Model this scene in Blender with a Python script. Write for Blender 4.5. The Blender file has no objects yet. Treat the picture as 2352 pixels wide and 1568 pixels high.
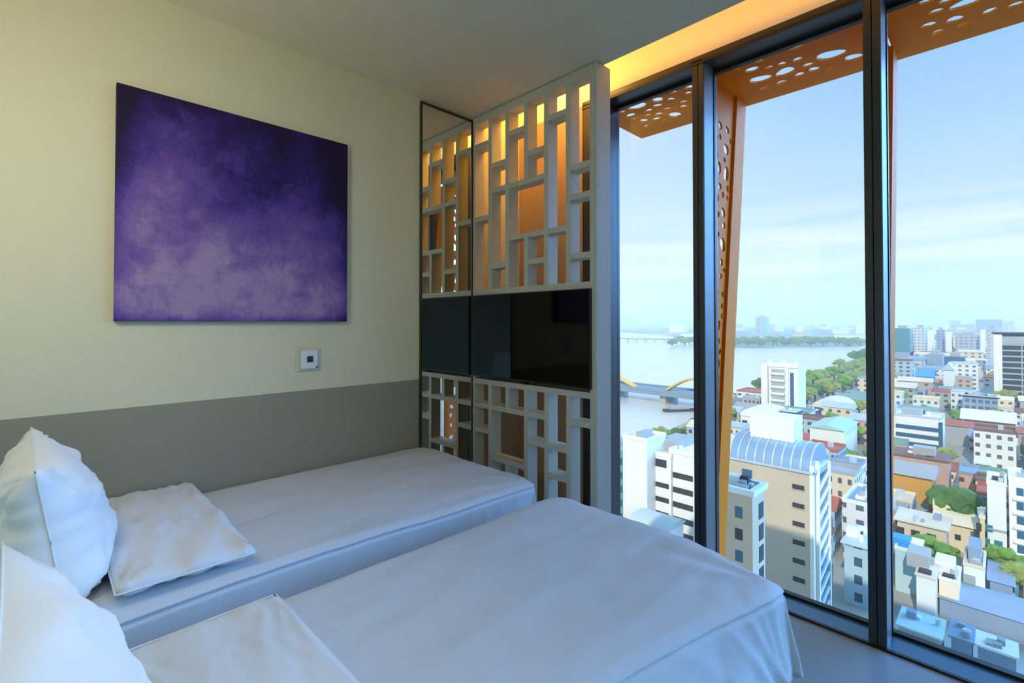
import bpy, bmesh, math, random
from mathutils import Vector, Matrix, noise

S = bpy.context.scene
COL = S.collection
PI = math.pi

# ------------------------------------------------------------------ camera
FPX, CX, CY = 1103.0, 1176.0, 725.5
YAW, PITCH = math.radians(45.489), math.radians(0.767)
H = 1.32
cam_data = bpy.data.cameras.new('camera')
cam = bpy.data.objects.new('camera', cam_data)
COL.objects.link(cam)
cam_data.sensor_fit = 'HORIZONTAL'
cam_data.sensor_width = 36.0
cam_data.lens = 36.0 * FPX / 2352.0
cam_data.shift_y = -(784.0 - CY) / 2352.0
cam_data.clip_start = 0.02
cam_data.clip_end = 40000
FW = Vector((math.cos(YAW) * math.cos(PITCH), math.sin(YAW) * math.cos(PITCH), math.sin(PITCH)))
RT = Vector((math.sin(YAW), -math.cos(YAW), 0))
UP = RT.cross(FW)
cam.matrix_world = Matrix(((RT.x, UP.x, -FW.x, 0), (RT.y, UP.y, -FW.y, 0), (RT.z, UP.z, -FW.z, H), (0, 0, 0, 1)))
S.camera = cam
cyc = S.cycles
cyc.use_denoising = True
cyc.max_bounces = 8
cyc.diffuse_bounces = 5
cyc.glossy_bounces = 4
cyc.transparent_max_bounces = 24
cyc.volume_bounces = 1
cyc.caustics_reflective = False
cyc.caustics_refractive = False
cyc.sample_clamp_indirect = 6
S.view_settings.view_transform = 'Standard'
S.view_settings.look = 'None'
S.view_settings.exposure = 0.0
S.view_settings.gamma = 1.0
S.view_settings.use_curve_mapping = False


def srgb(r, g, b):
    f = lambda c: (c / 255) / 12.92 if c <= 10.3 else ((c / 255 + 0.055) / 1.055) ** 2.4
    return (f(r), f(g), f(b), 1.0)


# ------------------------------------------------------------------ sky
SUN_DIR = Vector((-0.80, -0.16, 0.575)).normalized()


def build_sky():
    w = bpy.data.worlds.new('sky')
    S.world = w
    w.use_nodes = True
    nt = w.node_tree
    N, L = nt.nodes, nt.links
    N.clear()
    out = N.new('ShaderNodeOutputWorld')
    bg = N.new('ShaderNodeBackground')
    tc = N.new('ShaderNodeTexCoord')
    sep = N.new('ShaderNodeSeparateXYZ')
    L.new(tc.outputs['Generated'], sep.inputs[0])
    # elevation gradient
    ramp = N.new('ShaderNodeValToRGB')
    L.new(sep.outputs['Z'], ramp.inputs[0])
    e = ramp.color_ramp.elements
    e[0].position = 0.0
    e[0].color = srgb(222, 234, 240)
    e[1].position = 1.0
    e[1].color = srgb(70, 130, 205)
    for p, c in ((0.05, srgb(224, 237, 245)), (0.14, srgb(200, 226, 246)), (0.28, srgb(174, 212, 246)), (0.45, srgb(140, 192, 240)), (0.6, srgb(120, 180, 238))):
        k = e.new(p)
        k.color = c
    # pale towards the left of the view (towards +Y)
    pale = N.new('ShaderNodeValToRGB')
    L.new(sep.outputs['Y'], pale.inputs[0])
    pe = pale.color_ramp.elements
    pe[0].position = 0.15
    pe[0].color = (0, 0, 0, 1)
    pe[1].position = 0.72
    pe[1].color = (0.80, 0.80, 0.80, 1)
    mixp = N.new('ShaderNodeMix')
    mixp.data_type = 'RGBA'
    L.new(pale.outputs[0], mixp.inputs[0])
    L.new(ramp.outputs[0], mixp.inputs[6])
    mixp.inputs[7].default_value = srgb(230, 243, 254)
    # thin streaky clouds near the horizon
    mp = N.new('ShaderNodeMapping')
    mp.inputs['Scale'].default_value = (1.6, 1.6, 17)
    mp.inputs['Rotation'].default_value = (0.05, 0.02, 0)
    L.new(tc.outputs['Generated'], mp.inputs[0])
    nz = N.new('ShaderNodeTexNoise')
    nz.inputs['Scale'].default_value = 1.5
    nz.inputs['Detail'].default_value = 7
    nz.inputs['Roughness'].default_value = 0.5
    L.new(mp.outputs[0], nz.inputs['Vector'])
    cr = N.new('ShaderNodeValToRGB')
    cr.color_ramp.elements[0].position = 0.42
    cr.color_ramp.elements[0].color = (0, 0, 0, 1)
    cr.color_ramp.elements[1].position = 0.58
    cr.color_ramp.elements[1].color = (1, 1, 1, 1)
    L.new(nz.outputs[0], cr.inputs[0])
    band = N.new('ShaderNodeValToRGB')
    b = band.color_ramp.elements
    b[0].position = 0.03
    b[0].color = (0, 0, 0, 1)
    b[1].position = 0.09
    b[1].color = (0.95, 0.95, 0.95, 1)
    for p, c in ((0.16, 0.9), (0.21, 0.15), (0.3, 0.0)):
        k = b.new(p)
        k.color = (c, c, c, 1)
    L.new(sep.outputs['Z'], band.inputs[0])
    mul = N.new('ShaderNodeMath')
    mul.operation = 'MULTIPLY'
    L.new(cr.outputs[0], mul.inputs[0])
    L.new(band.outputs[0], mul.inputs[1])
    mixc = N.new('ShaderNodeMix')
    mixc.data_type = 'RGBA'
    L.new(mul.outputs[0], mixc.inputs[0])
    L.new(mixp.outputs[2], mixc.inputs[6])
    mixc.inputs[7].default_value = srgb(243, 248, 253)
    # added sky fill out of view, south and high up, brightens the room blue
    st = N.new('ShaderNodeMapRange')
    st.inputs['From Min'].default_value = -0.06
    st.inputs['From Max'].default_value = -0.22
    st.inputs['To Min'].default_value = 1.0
    st.inputs['To Max'].default_value = SKY_FILL_SOUTH
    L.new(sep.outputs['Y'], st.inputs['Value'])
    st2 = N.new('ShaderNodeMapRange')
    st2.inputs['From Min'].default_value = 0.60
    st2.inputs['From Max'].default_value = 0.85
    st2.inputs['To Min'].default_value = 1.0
    st2.inputs['To Max'].default_value = SKY_FILL_HIGH
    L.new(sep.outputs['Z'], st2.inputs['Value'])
    st3 = N.new('ShaderNodeMapRange')      # keeps the fill to the eastern half of the sky
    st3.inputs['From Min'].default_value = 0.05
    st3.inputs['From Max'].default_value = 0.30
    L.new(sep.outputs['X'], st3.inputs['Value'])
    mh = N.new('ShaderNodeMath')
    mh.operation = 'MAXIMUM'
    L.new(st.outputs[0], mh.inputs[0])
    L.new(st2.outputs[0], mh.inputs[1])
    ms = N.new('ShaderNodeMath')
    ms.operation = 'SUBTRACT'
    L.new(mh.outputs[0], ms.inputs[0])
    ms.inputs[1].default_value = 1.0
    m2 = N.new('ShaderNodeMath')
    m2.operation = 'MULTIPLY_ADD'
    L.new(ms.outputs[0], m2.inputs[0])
    st4 = N.new('ShaderNodeMapRange')      # fill strongest low in the sky
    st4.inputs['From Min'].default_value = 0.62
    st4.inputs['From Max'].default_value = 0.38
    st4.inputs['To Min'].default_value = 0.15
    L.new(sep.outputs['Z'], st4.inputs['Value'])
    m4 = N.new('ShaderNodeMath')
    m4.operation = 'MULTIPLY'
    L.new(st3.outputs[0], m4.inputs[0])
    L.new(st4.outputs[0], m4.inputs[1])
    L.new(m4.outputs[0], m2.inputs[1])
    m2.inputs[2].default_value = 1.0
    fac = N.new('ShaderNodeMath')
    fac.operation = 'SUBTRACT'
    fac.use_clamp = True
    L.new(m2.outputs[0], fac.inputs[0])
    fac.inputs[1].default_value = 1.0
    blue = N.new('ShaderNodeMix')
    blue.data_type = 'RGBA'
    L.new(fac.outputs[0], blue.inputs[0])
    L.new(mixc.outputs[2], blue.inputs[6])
    blue.inputs[7].default_value = SKY_FILL_BLUE
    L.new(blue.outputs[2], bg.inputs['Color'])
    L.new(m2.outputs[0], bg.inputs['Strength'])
    L.new(bg.outputs[0], out.inputs['Surface'])


SKY_FILL_SOUTH, SKY_FILL_HIGH = 20.0, 1.6  # strength of the added sky fill outside the view
SKY_FILL_BLUE = (0.16, 0.42, 0.88, 1)  # colour of the added sky fill
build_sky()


def light(name, kind, loc, energy, color, target=None, **kw):
    d = bpy.data.lights.new(name, kind)
    d.energy = energy
    d.color = color
    for k, v in kw.items():
        setattr(d, k, v)
    o = bpy.data.objects.new(name, d)
    COL.objects.link(o)
    o.location = loc
    if target is not None:
        o.rotation_euler = (Vector(target) - Vector(loc)).to_track_quat('-Z', 'Y').to_euler()
    return o


light('sun', 'SUN', (0, 0, 60), 3.1, (1.0, 0.91, 0.76), target=(-SUN_DIR.x, -SUN_DIR.y, 60 - SUN_DIR.z), angle=math.radians(0.6))
# warm LED strip lying on top of the ceiling lip, shining on the cove wall above the window
light('cove_led_strip', 'AREA', (1.975, -0.10, 2.772), 11.5, (1.0, 0.44, 0.085), target=(2.44, -0.10, 2.80), shape='RECTANGLE', size=4.9, size_y=0.02)
light('cove_wall_washer', 'AREA', (2.22, 2.0, 2.97), 13, (1.0, 0.47, 0.10), target=(2.27, 1.88, 0), shape='RECTANGLE', size=0.7, size_y=0.10)
# added unseen fills that brighten the room, the pillows and the left wall
light('warm_room_fill', 'AREA', (-0.05, -0.75, 2.63), 4, (1.0, 0.88, 0.66), target=(-0.05, -0.75, 0), shape='DISK', size=0.35)
light('pillow_fill', 'AREA', (0.50, 0.85, 2.63), 0.85, (1.0, 0.95, 0.88), target=(0.0, 0.85, 0.75), shape='DISK', size=0.12, spread=math.radians(62))  # added to whiten the pillows, out of view
light('left_wall_fill', 'AREA', (-0.22, 1.25, 1.95), 7.5, (1.0, 0.93, 0.80), target=(-0.22, 2.41, 1.85), shape='DISK', size=0.3)  # added to brighten the left wall near the bed heads


# ------------------------------------------------------------------ helpers
def ray(u, v):
    return FW + RT * ((u - CX) / FPX) + UP * ((CY - v) / FPX)


def on_z(u, v, z):
    d = ray(u, v)
    return d * ((z - H) / d.z) + Vector((0, 0, H))


def at_depth(u, v, s):
    d = ray(u, v)
    return d * (s / Vector((d.x, d.y)).dot(Vector((math.cos(YAW), math.sin(YAW))))) + Vector((0, 0, H))


def tag(o, label=None, cat=None, group=None, kind=None):
    if label: o['label'] = label
    if cat: o['category'] = cat
    if group: o['group'] = group
    if kind: o['kind'] = kind
    return o


def empty(name, loc=(0, 0, 0), rz=0.0, label=None, cat=None, group=None, kind=None):
    o = bpy.data.objects.new(name, None)
    COL.objects.link(o)
    o.empty_display_size = 0.1
    o.location = loc
    o.rotation_euler = (0, 0, rz)
    return tag(o, label, cat, group, kind)


class MB:
    def __init__(self):
        self.v, self.f = [], []

    def add(self, vs, fs):
        n = len(self.v)
        self.v += [tuple(p) for p in vs]
        self.f += [tuple(i + n for i in f) for f in fs]
        return self

    def box(self, a, b):
        x0, y0, z0 = a
        x1, y1, z1 = b
        return self.add([(x0, y0, z0), (x1, y0, z0), (x1, y1, z0), (x0, y1, z0), (x0, y0, z1), (x1, y0, z1), (x1, y1, z1), (x0, y1, z1)],
                        [(0, 3, 2, 1), (4, 5, 6, 7), (0, 1, 5, 4), (1, 2, 6, 5), (2, 3, 7, 6), (3, 0, 4, 7)])

    def prism(self, pts, z0, z1):
        n = len(pts)
        vs = [(p[0], p[1], z0) for p in pts] + [(p[0], p[1], z1) for p in pts]
        fs = [tuple(reversed(range(n))), tuple(range(n, 2 * n))]
        fs += [(i, (i + 1) % n, n + (i + 1) % n, n + i) for i in range(n)]
        return self.add(vs, fs)

    def prism_axis(self, prof, axis, a, b):
        """profile of 2-D points extruded along x or y; profile is (other horizontal, z)"""
        n = len(prof)
        if axis == 'y':
            vs = [(p[0], a, p[1]) for p in prof] + [(p[0], b, p[1]) for p in prof]
        else:
            vs = [(a, p[0], p[1]) for p in prof] + [(b, p[0], p[1]) for p in prof]
        fs = [tuple(range(n)), tuple(reversed(range(n, 2 * n)))]
        fs += [(i, n + i, n + (i + 1) % n, (i + 1) % n) for i in range(n)]
        return self.add(vs, fs)

    def tube(self, pts, r, seg=8):
        pts = [Vector(p) for p in pts]
        rings = []
        for i, p in enumerate(pts):
            t = (pts[min(i + 1, len(pts) - 1)] - pts[max(i - 1, 0)]).normalized()
            a = t.cross(Vector((0, 0, 1)))
            if a.length < 1e-4: a = Vector((1, 0, 0))
            a.normalize()
            b = t.cross(a)
            rr = r[i] if isinstance(r, (list, tuple)) else r
            rings.append([p + (a * math.cos(q) + b * math.sin(q)) * rr for q in [2 * PI * k / seg for k in range(seg)]])
        vs = [q for rg in rings for q in rg]
        fs = []
        for i in range(len(pts) - 1):
            for k in range(seg):
                fs.append((i * seg + k, i * seg + (k + 1) % seg, (i + 1) * seg + (k + 1) % seg, (i + 1) * seg + k))
        fs.append(tuple(range(seg)))
        fs.append(tuple(range((len(pts) - 1) * seg, len(pts) * seg)))
        return self.add(vs, fs)

    def mesh(self, name, mat=None):
        me = bpy.data.meshes.new(name)
        me.from_pydata(self.v, [], self.f)
        me.validate()
        bm = bmesh.new()
        bm.from_mesh(me)
        bmesh.ops.recalc_face_normals(bm, faces=bm.faces)
        bm.to_mesh(me)
        bm.free()
        if mat: me.materials.append(mat)
        return me

    def build(self, name, mat, parent=None, smooth=False, bevel=0.0):
        me = self.mesh(name, mat)
        if smooth:
            me.shade_smooth()
        o = bpy.data.objects.new(name, me)
        COL.objects.link(o)
        if parent is not None: o.parent = parent
        if bevel:
            m = o.modifiers.new('bevel', 'BEVEL')
            m.width = bevel
            m.segments = 2
            m.limit_method = 'ANGLE'
        return o


def box(name, a, b, mat, parent=None, bevel=0.0):
    return MB().box(a, b).build(name, mat, parent, bevel=bevel)


# ------------------------------------------------------------------ materials
MATS = {}


def mat(name, col, rough=0.6, metal=0.0, noise_amt=0.0, noise_scale=5.0, bump=0.0, bump_scale=50.0, spec=0.5, sheen=0.0, stretch=None):
    if name in MATS: return MATS[name]
    m = bpy.data.materials.new(name)
    m.use_nodes = True
    nt = m.node_tree
    N, L = nt.nodes, nt.links
    p = N['Principled BSDF']
    p.inputs['Base Color'].default_value = col
    p.inputs['Roughness'].default_value = rough
    p.inputs['Metallic'].default_value = metal
    p.inputs['Specular IOR Level'].default_value = spec
    if sheen: p.inputs['Sheen Weight'].default_value = sheen
    tc = N.new('ShaderNodeTexCoord')
    vec = tc.outputs['Object']
    if stretch:
        mp = N.new('ShaderNodeMapping')
        mp.inputs['Scale'].default_value = stretch
        L.new(vec, mp.inputs[0])
        vec = mp.outputs[0]
    if noise_amt:
        nz = N.new('ShaderNodeTexNoise')
        nz.inputs['Scale'].default_value = noise_scale
        nz.inputs['Detail'].default_value = 5
        L.new(vec, nz.inputs['Vector'])
        mr = N.new('ShaderNodeMapRange')
        mr.inputs['From Min'].default_value = 0.3
        mr.inputs['From Max'].default_value = 0.7
        mr.inputs['To Min'].default_value = 1 - noise_amt
        mr.inputs['To Max'].default_value = 1 + noise_amt
        L.new(nz.outputs[0], mr.inputs['Value'])
        hs = N.new('ShaderNodeHueSaturation')
        hs.inputs['Color'].default_value = col
        L.new(mr.outputs[0], hs.inputs['Value'])
        L.new(hs.outputs[0], p.inputs['Base Color'])
    if bump:
        nb = N.new('ShaderNodeTexNoise')
        nb.inputs['Scale'].default_value = bump_scale
        nb.inputs['Detail'].default_value = 4
        L.new(vec, nb.inputs['Vector'])
        bp = N.new('ShaderNodeBump')
        bp.inputs['Strength'].default_value = bump
        bp.inputs['Distance'].default_value = 0.01
        L.new(nb.outputs[0], bp.inputs['Height'])
        L.new(bp.outputs[0], p.inputs['Normal'])
    MATS[name] = m
    return m


def glass_mat(name, tint=(0.93, 0.97, 0.98, 1), refl=0.6):
    m = bpy.data.materials.new(name)
    m.use_nodes = True
    nt = m.node_tree
    N, L = nt.nodes, nt.links
    N.clear()
    out = N.new('ShaderNodeOutputMaterial')
    t = N.new('ShaderNodeBsdfTransparent')
    t.inputs[0].default_value = tint
    g = N.new('ShaderNodeBsdfGlossy')
    g.inputs['Roughness'].default_value = 0.0
    fr = N.new('ShaderNodeFresnel')
    fr.inputs[0].default_value = 1.45
    mu = N.new('ShaderNodeMath')
    mu.operation = 'MULTIPLY'
    mu.inputs[1].default_value = refl
    L.new(fr.outputs[0], mu.inputs[0])
    mx = N.new('ShaderNodeMixShader')
    L.new(mu.outputs[0], mx.inputs[0])
    L.new(t.outputs[0], mx.inputs[1])
    L.new(g.outputs[0], mx.inputs[2])
    L.new(mx.outputs[0], out.inputs[0])
    return m


M_wall = mat('cream_wall_paint', srgb(219, 214, 178), 0.85, bump=0.05, bump_scale=220, noise_amt=0.01, noise_scale=2)
M_band = mat('grey_wall_paint', srgb(150, 143, 123), 0.8, bump=0.05, bump_scale=220)
M_ceil = mat('ceiling_paint', srgb(226, 216, 186), 0.85)
M_white = mat('white_paint', srgb(232, 230, 215), 0.7)
M_floor = mat('blue_grey_floor', srgb(136, 160, 176), 0.32, noise_amt=0.03, noise_scale=3)
M_lat = mat('lattice_paint', srgb(204, 203, 186), 0.55, bump=0.04, bump_scale=120)
M_panel = mat('side_panel_paint', srgb(214, 217, 208), 0.5)
M_frame = mat('dark_window_frame', srgb(62, 66, 68), 0.35, metal=0.3)
M_framein = mat('grey_aluminium', srgb(118, 126, 132), 0.45, metal=0.3)
M_gask = mat('black_gasket', srgb(16, 16, 18), 0.5)
M_glass = glass_mat('window_glass', (0.975, 0.99, 0.99, 1), 0.3)
M_sheet = mat('white_bed_linen', srgb(208, 212, 219), 0.75, bump=0.12, bump_scale=14, sheen=0.15)
M_pillow = mat('white_pillow_linen', srgb(246, 246, 244), 0.8, bump=0.10, bump_scale=16, sheen=0.15)
M_sheet2 = mat('white_pillow_cotton', srgb(224, 226, 230), 0.75, bump=0.12, bump_scale=16, sheen=0.15)
M_base = mat('grey_bed_base', srgb(150, 156, 158), 0.8)
M_tv = mat('tv_glass', srgb(3, 3, 4), 0.06, spec=0.25)
M_tvb = mat('tv_bezel', srgb(12, 12, 13), 0.35)
M_mframe = mat('mirror_frame', srgb(84, 84, 66), 0.35, metal=0.8)
M_gold = mat('gold_metal', srgb(222, 120, 2), 0.6, metal=0.0, spec=0.15, noise_amt=0.05, noise_scale=4)
M_plas = mat('white_plastic', srgb(225, 226, 222), 0.45)
M_lcd = mat('dark_display', srgb(38, 46, 42), 0.2)
mm = bpy.data.materials.new('mirror_glass')
mm.use_nodes = True
mm.node_tree.nodes['Principled BSDF'].inputs['Base Color'].default_value = (0.80, 0.83, 0.78, 1)
mm.node_tree.nodes['Principled BSDF'].inputs['Metallic'].default_value = 1
mm.node_tree.nodes['Principled BSDF'].inputs['Roughness'].default_value = 0.01
M_mirror = mm

# ------------------------------------------------------------------ room shell
YL, YR = 2.41, -3.0          # left wall, right wall
XH, XW, XG = -0.32, 2.44, 2.59   # head wall, window front plane, glass plane
ZC, XE = 2.65, 2.066         # ceiling height, ceiling edge
ZH = 2.69                    # window head
YJ = 1.845                   # left end of the window (jamb)


def struct(o):
    o['kind'] = 'structure'
    return o


struct(box('floor', (XH - 0.2, YR - 0.2, -0.25), (XW, YL + 0.2, 0.0), M_floor))
struct(box('ceiling', (XH - 0.2, YR - 0.2, ZC), (XE, YL + 0.2, ZC + 0.055), M_ceil))
struct(box('trim_1', (XE - 0.03, YR, ZC + 0.055), (XE, YL, 2.765), M_white))
struct(box('wall_left', (XH - 0.2, YL, 0.985), (XW + 0.15, YL + 0.2, 3.2), M_wall))
struct(box('wall_left_band', (XH - 0.2, YL, 0.0), (XW + 0.15, YL + 0.2, 0.985), M_band))
struct(box('wall_head', (XH - 0.2, YR, 0.0), (XH, YL, ZC), M_wall))
struct(box('wall_right', (XH - 0.2, YR - 0.2, 0.0), (XW + 0.15, YR, 3.2), M_wall))
struct(box('wall_window', (XW, YJ, 0.0), (XW + 0.15, YL, ZH), mat('taupe_wall_paint', srgb(176, 150, 116), 0.8)))
struct(box('wall_cove', (XW, YR, ZH), (XW + 0.15, YL, 3.2), M_white))
struct(box('ceiling_cove', (XE - 0.4, YR, 3.0), (XW, YL, 3.2), M_white))
struct(box('wall_cove_back', (XE - 0.4, YR, ZC + 0.055), (XE - 0.3, YL, 3.0), M_white))

# window: frame rails, mullions and panes
win = struct(empty('window_1'))
W2 = XG + 0.03
ys_m = [(1.126, 1.068), (0.392, 0.334), (-0.342, -0.400), (-1.076, -1.134), (-1.81, -1.868)]
box('head_rail', (XW - 0.002, YR, ZH - 0.012), (W2, YJ, ZH + 0.02), M_frame, win)
box('sill_rail', (XW - 0.002, YR, -0.03), (W2, YJ, 0.004), mat('sill_aluminium', srgb(84, 122, 150), 0.25, metal=0.3), win)
box('sill_lip', (XW - 0.010, YR, -0.01), (XW + 0.006, YJ, 0.009), M_gask, win)
box('head_lip', (XW - 0.006, YR, ZH - 0.024), (XW + 0.006, YJ, ZH - 0.008), M_gask, win)
box('sill_gasket', (XG - 0.012, YR, 0.004), (XG + 0.02, YJ, 0.016), M_gask, win)
box('head_gasket', (XG - 0.012, YR, ZH - 0.030), (XG + 0.02, YJ, ZH - 0.012), M_gask, win)
box('jamb', (XW - 0.002, YJ - 0.155, 0), (W2, YJ, ZH), M_frame, win)
for a, b in ys_m:
    m = MB()
    m.box((XW - 0.002, b + 0.031, 0), (W2, a, ZH))
    m.box((XW - 0.002, b, 0), (XW + 0.02, b + 0.027, ZH))
    m.box((XW + 0.02, b + 0.004, 0), (W2, b + 0.031, ZH))
    mo = m.build('mullion', M_frame, win)
    box('mullion_cover', (XW + 0.004, b - 0.002, 0.004), (XG - 0.03, b + 0.006, ZH - 0.012), M_framein, mo)
    box('gasket', (XG - 0.03, b - 0.006, 0.004), (XG - 0.004, b + 0.02, ZH - 0.012), M_gask, mo)
    box('gasket', (XG - 0.03, a - 0.01, 0.004), (XG - 0.004, a + 0.004, ZH - 0.012), M_gask, mo)
edges = [YJ - 0.155] + [q for ab in ys_m for q in ab] + [YR]
for i in range(0, len(edges), 2):
    a, b = edges[i], edges[i + 1]
    box('glass_pane', (XG, b, 0.01), (XG + 0.006, a, ZH - 0.02), M_glass, win)

# ------------------------------------------------------------------ lattice screen with television
scr = empty('lattice_screen', (2.0, 1.9, 0), label='pale grey floor-to-ceiling lattice screen of staggered rectangular openings beside the window', cat='room divider')


def sbox(mb, x0, y0, z0, x1, y1, z1):
    mb.box((x0 - 2.0, y0 - 1.9, z0), (x1 - 2.0, y1 - 1.9, z1))


PX = 2.0
BW = 0.0157   # half bar width
yc = [2.394, 2.232, 2.078, 1.922, 1.766, 1.6095, 1.453]
zU = [1.512 + 0.1568 * k for k in range(8)]
zL = [0.950 - 0.1557 * k for k in range(7)]
D = 0.082
fr = MB()
for (y0, y1) in ((2.378, 2.408), (1.4365, 1.4675)):
    sbox(fr, PX, y0, 0, PX + D, y1, 2.645)
sbox(fr, PX, 1.4675, 2.595, PX + D, 2.378, 2.645)
sbox(fr, PX, 1.4675, 1.494, PX + D, 2.378, 1.53)
sbox(fr, PX, 1.4675, 0.93, PX + D, 2.378, 0.962)
sbox(fr, PX, 1.4675, 0.0, PX + D, 2.378, 0.04)
fr.build('frame', M_lat, scr, bevel=0.0015)


def lattice(name, zs, bars, gaps):
    mb = MB()
    lo, hi = min(zs[0], zs[-1]), max(zs[0], zs[-1])
    if name.startswith('upper'):
        lo, hi = 1.53, 2.595
    else:
        lo, hi = 0.04, 0.93
    for j in range(1, 6):
        segs = [(lo, hi)]
        for (g, k0, k1) in gaps:
            if g == j:
                a, b = sorted((zs[k0], zs[k1]))
                new = []
                for s in segs:
                    if a >= s[1] or b <= s[0]:
                        new.append(s)
                    else:
                        if a + BW > s[0]: new.append((s[0], a - BW))
                        if b - BW < s[1]: new.append((b + BW, s[1]))
                segs = new
        for a, b in segs:
            sbox(mb, PX + 0.001, yc[j] - BW, a, PX + D, yc[j] + BW, b)
    for c, ks in bars.items():
        for k in ks:
            z = zs[k]
            y1, y0 = yc[c - 1] - BW, yc[c] + BW
            if c == 1: y1 = 2.378
            if c == 6: y0 = 1.4675
            sbox(mb, PX + 0.001, y0, z - BW, PX + D - 0.001, y1, z + BW)
    # bars crossing a removed upright
    for (g, k0, k1) in gaps:
        for k in (k0, k1):
            sbox(mb, PX + 0.001, yc[g] - BW, zs[k] - BW, PX + D - 0.001, yc[g] + BW, zs[k] + BW)
    return mb.build(name, M_lat, scr, bevel=0.0012)


lattice('upper_lattice', zU, {1: [6, 3], 2: [5, 4, 1], 3: [6, 4, 2], 4: [5, 4, 2, 1], 5: [6, 2], 6: [4, 3, 1]}, [(3, 2, 4)])
lattice('lower_lattice', zL, {1: [1, 2, 5], 2: [1, 3, 4], 3: [1, 3, 5], 4: [1, 2, 5], 5: [2, 3, 5], 6: [1, 4, 5]}, [(2, 1, 3)])
pn = MB()
sbox(pn, PX + 0.004, 1.424, 0, PX + 0.122, 1.4365, 2.648)
pn.build('side_panel', M_panel, scr, bevel=0.001)
bk = MB()
sbox(bk, PX + 0.065, 1.4675, 0.962, PX + 0.08, 2.378, 1.494)
bk.build('back_board', M_lat, scr)

tv = empty('television', (PX, 1.92, 0.98), label='black flat-screen television set into the lattice screen', cat='television')
box('screen', (-0.022, -0.4555, 0.012), (-0.018, 0.461, 0.505), M_tv, tv)
box('bezel', (-0.018, -0.464, 0.0), (0.03, 0.468, 0.512), M_tvb, tv, bevel=0.002)
box('rear_case', (0.03, -0.40, 0.03), (0.06, 0.40, 0.48), M_tvb, tv)
box('sensor', (-0.021, -0.02, -0.010), (0.0, 0.02, 0.001), M_tvb, tv)

mir = empty('wall_mirror', (1.80, YL, 0.0), label='tall narrow wall mirror with thin dark metal frame beside the lattice screen', cat='mirror')
box('mirror_glass', (-0.19, -0.012, 0.03), (0.19, -0.004, 2.62), M_mirror, mir)
f = MB()
f.box((-0.2, -0.016, 0.02), (-0.19, 0.0, 2.635)).box((0.19, -0.016, 0.02), (0.199, 0.0, 2.635)).box((-0.19, -0.016, 2.62), (0.19, 0.0, 2.635)).box((-0.19, -0.016, 0.02), (0.19, 0.0, 0.03))
f.build('mirror_frame', M_mframe, mir)


# ------------------------------------------------------------------ painting
def purple_mat():
    m = bpy.data.materials.new('purple_canvas')
    m.use_nodes = True
    N, L = m.node_tree.nodes, m.node_tree.links
    p = N['Principled BSDF']
    p.inputs['Roughness'].default_value = 0.6
    p.inputs['Specular IOR Level'].default_value = 0.25
    tc = N.new('ShaderNodeTexCoord')
    sep = N.new('ShaderNodeSeparateXYZ')
    L.new(tc.outputs['Object'], sep.inputs[0])

    def nz(scale, detail, rough, stretch=(1, 1, 1), dist=0.0):
        mp = N.new('ShaderNodeMapping')
        mp.inputs['Scale'].default_value = stretch
        L.new(tc.outputs['Object'], mp.inputs[0])
        n = N.new('ShaderNodeTexNoise')
        n.inputs['Scale'].default_value = scale
        n.inputs['Detail'].default_value = detail
        n.inputs['Roughness'].default_value = rough
        n.inputs['Distortion'].default_value = dist
        L.new(mp.outputs[0], n.inputs['Vector'])
        return n.outputs[0]

    def math_(op, a, b):
        n = N.new('ShaderNodeMath')
        n.operation = op
        for i, q in enumerate((a, b)):
            if isinstance(q, (int, float)):
                n.inputs[i].default_value = q
            else:
                L.new(q, n.inputs[i])
        return n.outputs[0]
    # canvas local: x in -0.465..0.465 (right = +x), z in 0..0.92
    zz = math_('MULTIPLY', sep.outputs['Z'], -1.35)
    xx = math_('MULTIPLY', sep.outputs['X'], -0.32)
    base = math_('ADD', math_('ADD', zz, xx), 1.22)
    big = math_('MULTIPLY', math_('SUBTRACT', nz(2.6, 4, 0.5), 0.5), 1.3)
    med = math_('MULTIPLY', math_('SUBTRACT', nz(11, 8, 0.68, (1, 1, 1), 0.6), 0.5), 0.75)
    fine = math_('MULTIPLY', math_('SUBTRACT', nz(90, 3, 0.7, (0.25, 1, 1)), 0.5), 0.16)
    fine2 = math_('MULTIPLY', math_('SUBTRACT', nz(90, 3, 0.7, (1, 1, 0.2)), 0.5), 0.16)
    v = math_('ADD', math_('ADD', base, big), math_('ADD', med, math_('ADD', fine, fine2)))
    # the painting darkens towards its lower rim and sides (a painted vignette)
    edge = math_('MULTIPLY', math_('POWER', math_('ABSOLUTE', math_('MULTIPLY', sep.outputs['X'], 2.12), 0), 9.0), -0.45)
    low = math_('MULTIPLY', math_('POWER', math_('MAXIMUM', math_('SUBTRACT', 1.0, math_('MULTIPLY', sep.outputs['Z'], 1.09)), 0.0), 24.0), -0.7)
    v = math_('ADD', v, math_('ADD', edge, low))
    cr = N.new('ShaderNodeValToRGB')
    e = cr.color_ramp.elements
    e[0].position = 0.0
    e[0].color = srgb(28, 16, 52)
    e[1].position = 1.0
    e[1].color = srgb(156, 132, 170)
    for q, c in ((0.22, srgb(44, 28, 98)), (0.45, srgb(76, 56, 136)), (0.68, srgb(108, 80, 152)), (0.85, srgb(130, 104, 160))):
        k = e.new(q)
        k.color = c
    L.new(v, cr.inputs[0])
    L.new(cr.outputs[0], p.inputs['Base Color'])
    return m


box('canvas_painting', (-0.4665, -0.035, 0.0), (0.4665, -0.002, 0.92), purple_mat(), bevel=0.002)
pa = bpy.data.objects['canvas_painting']
pa.location = (0.669, YL, 1.325)
tag(pa, 'square purple abstract canvas painting hanging on the cream wall', 'painting')

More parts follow.
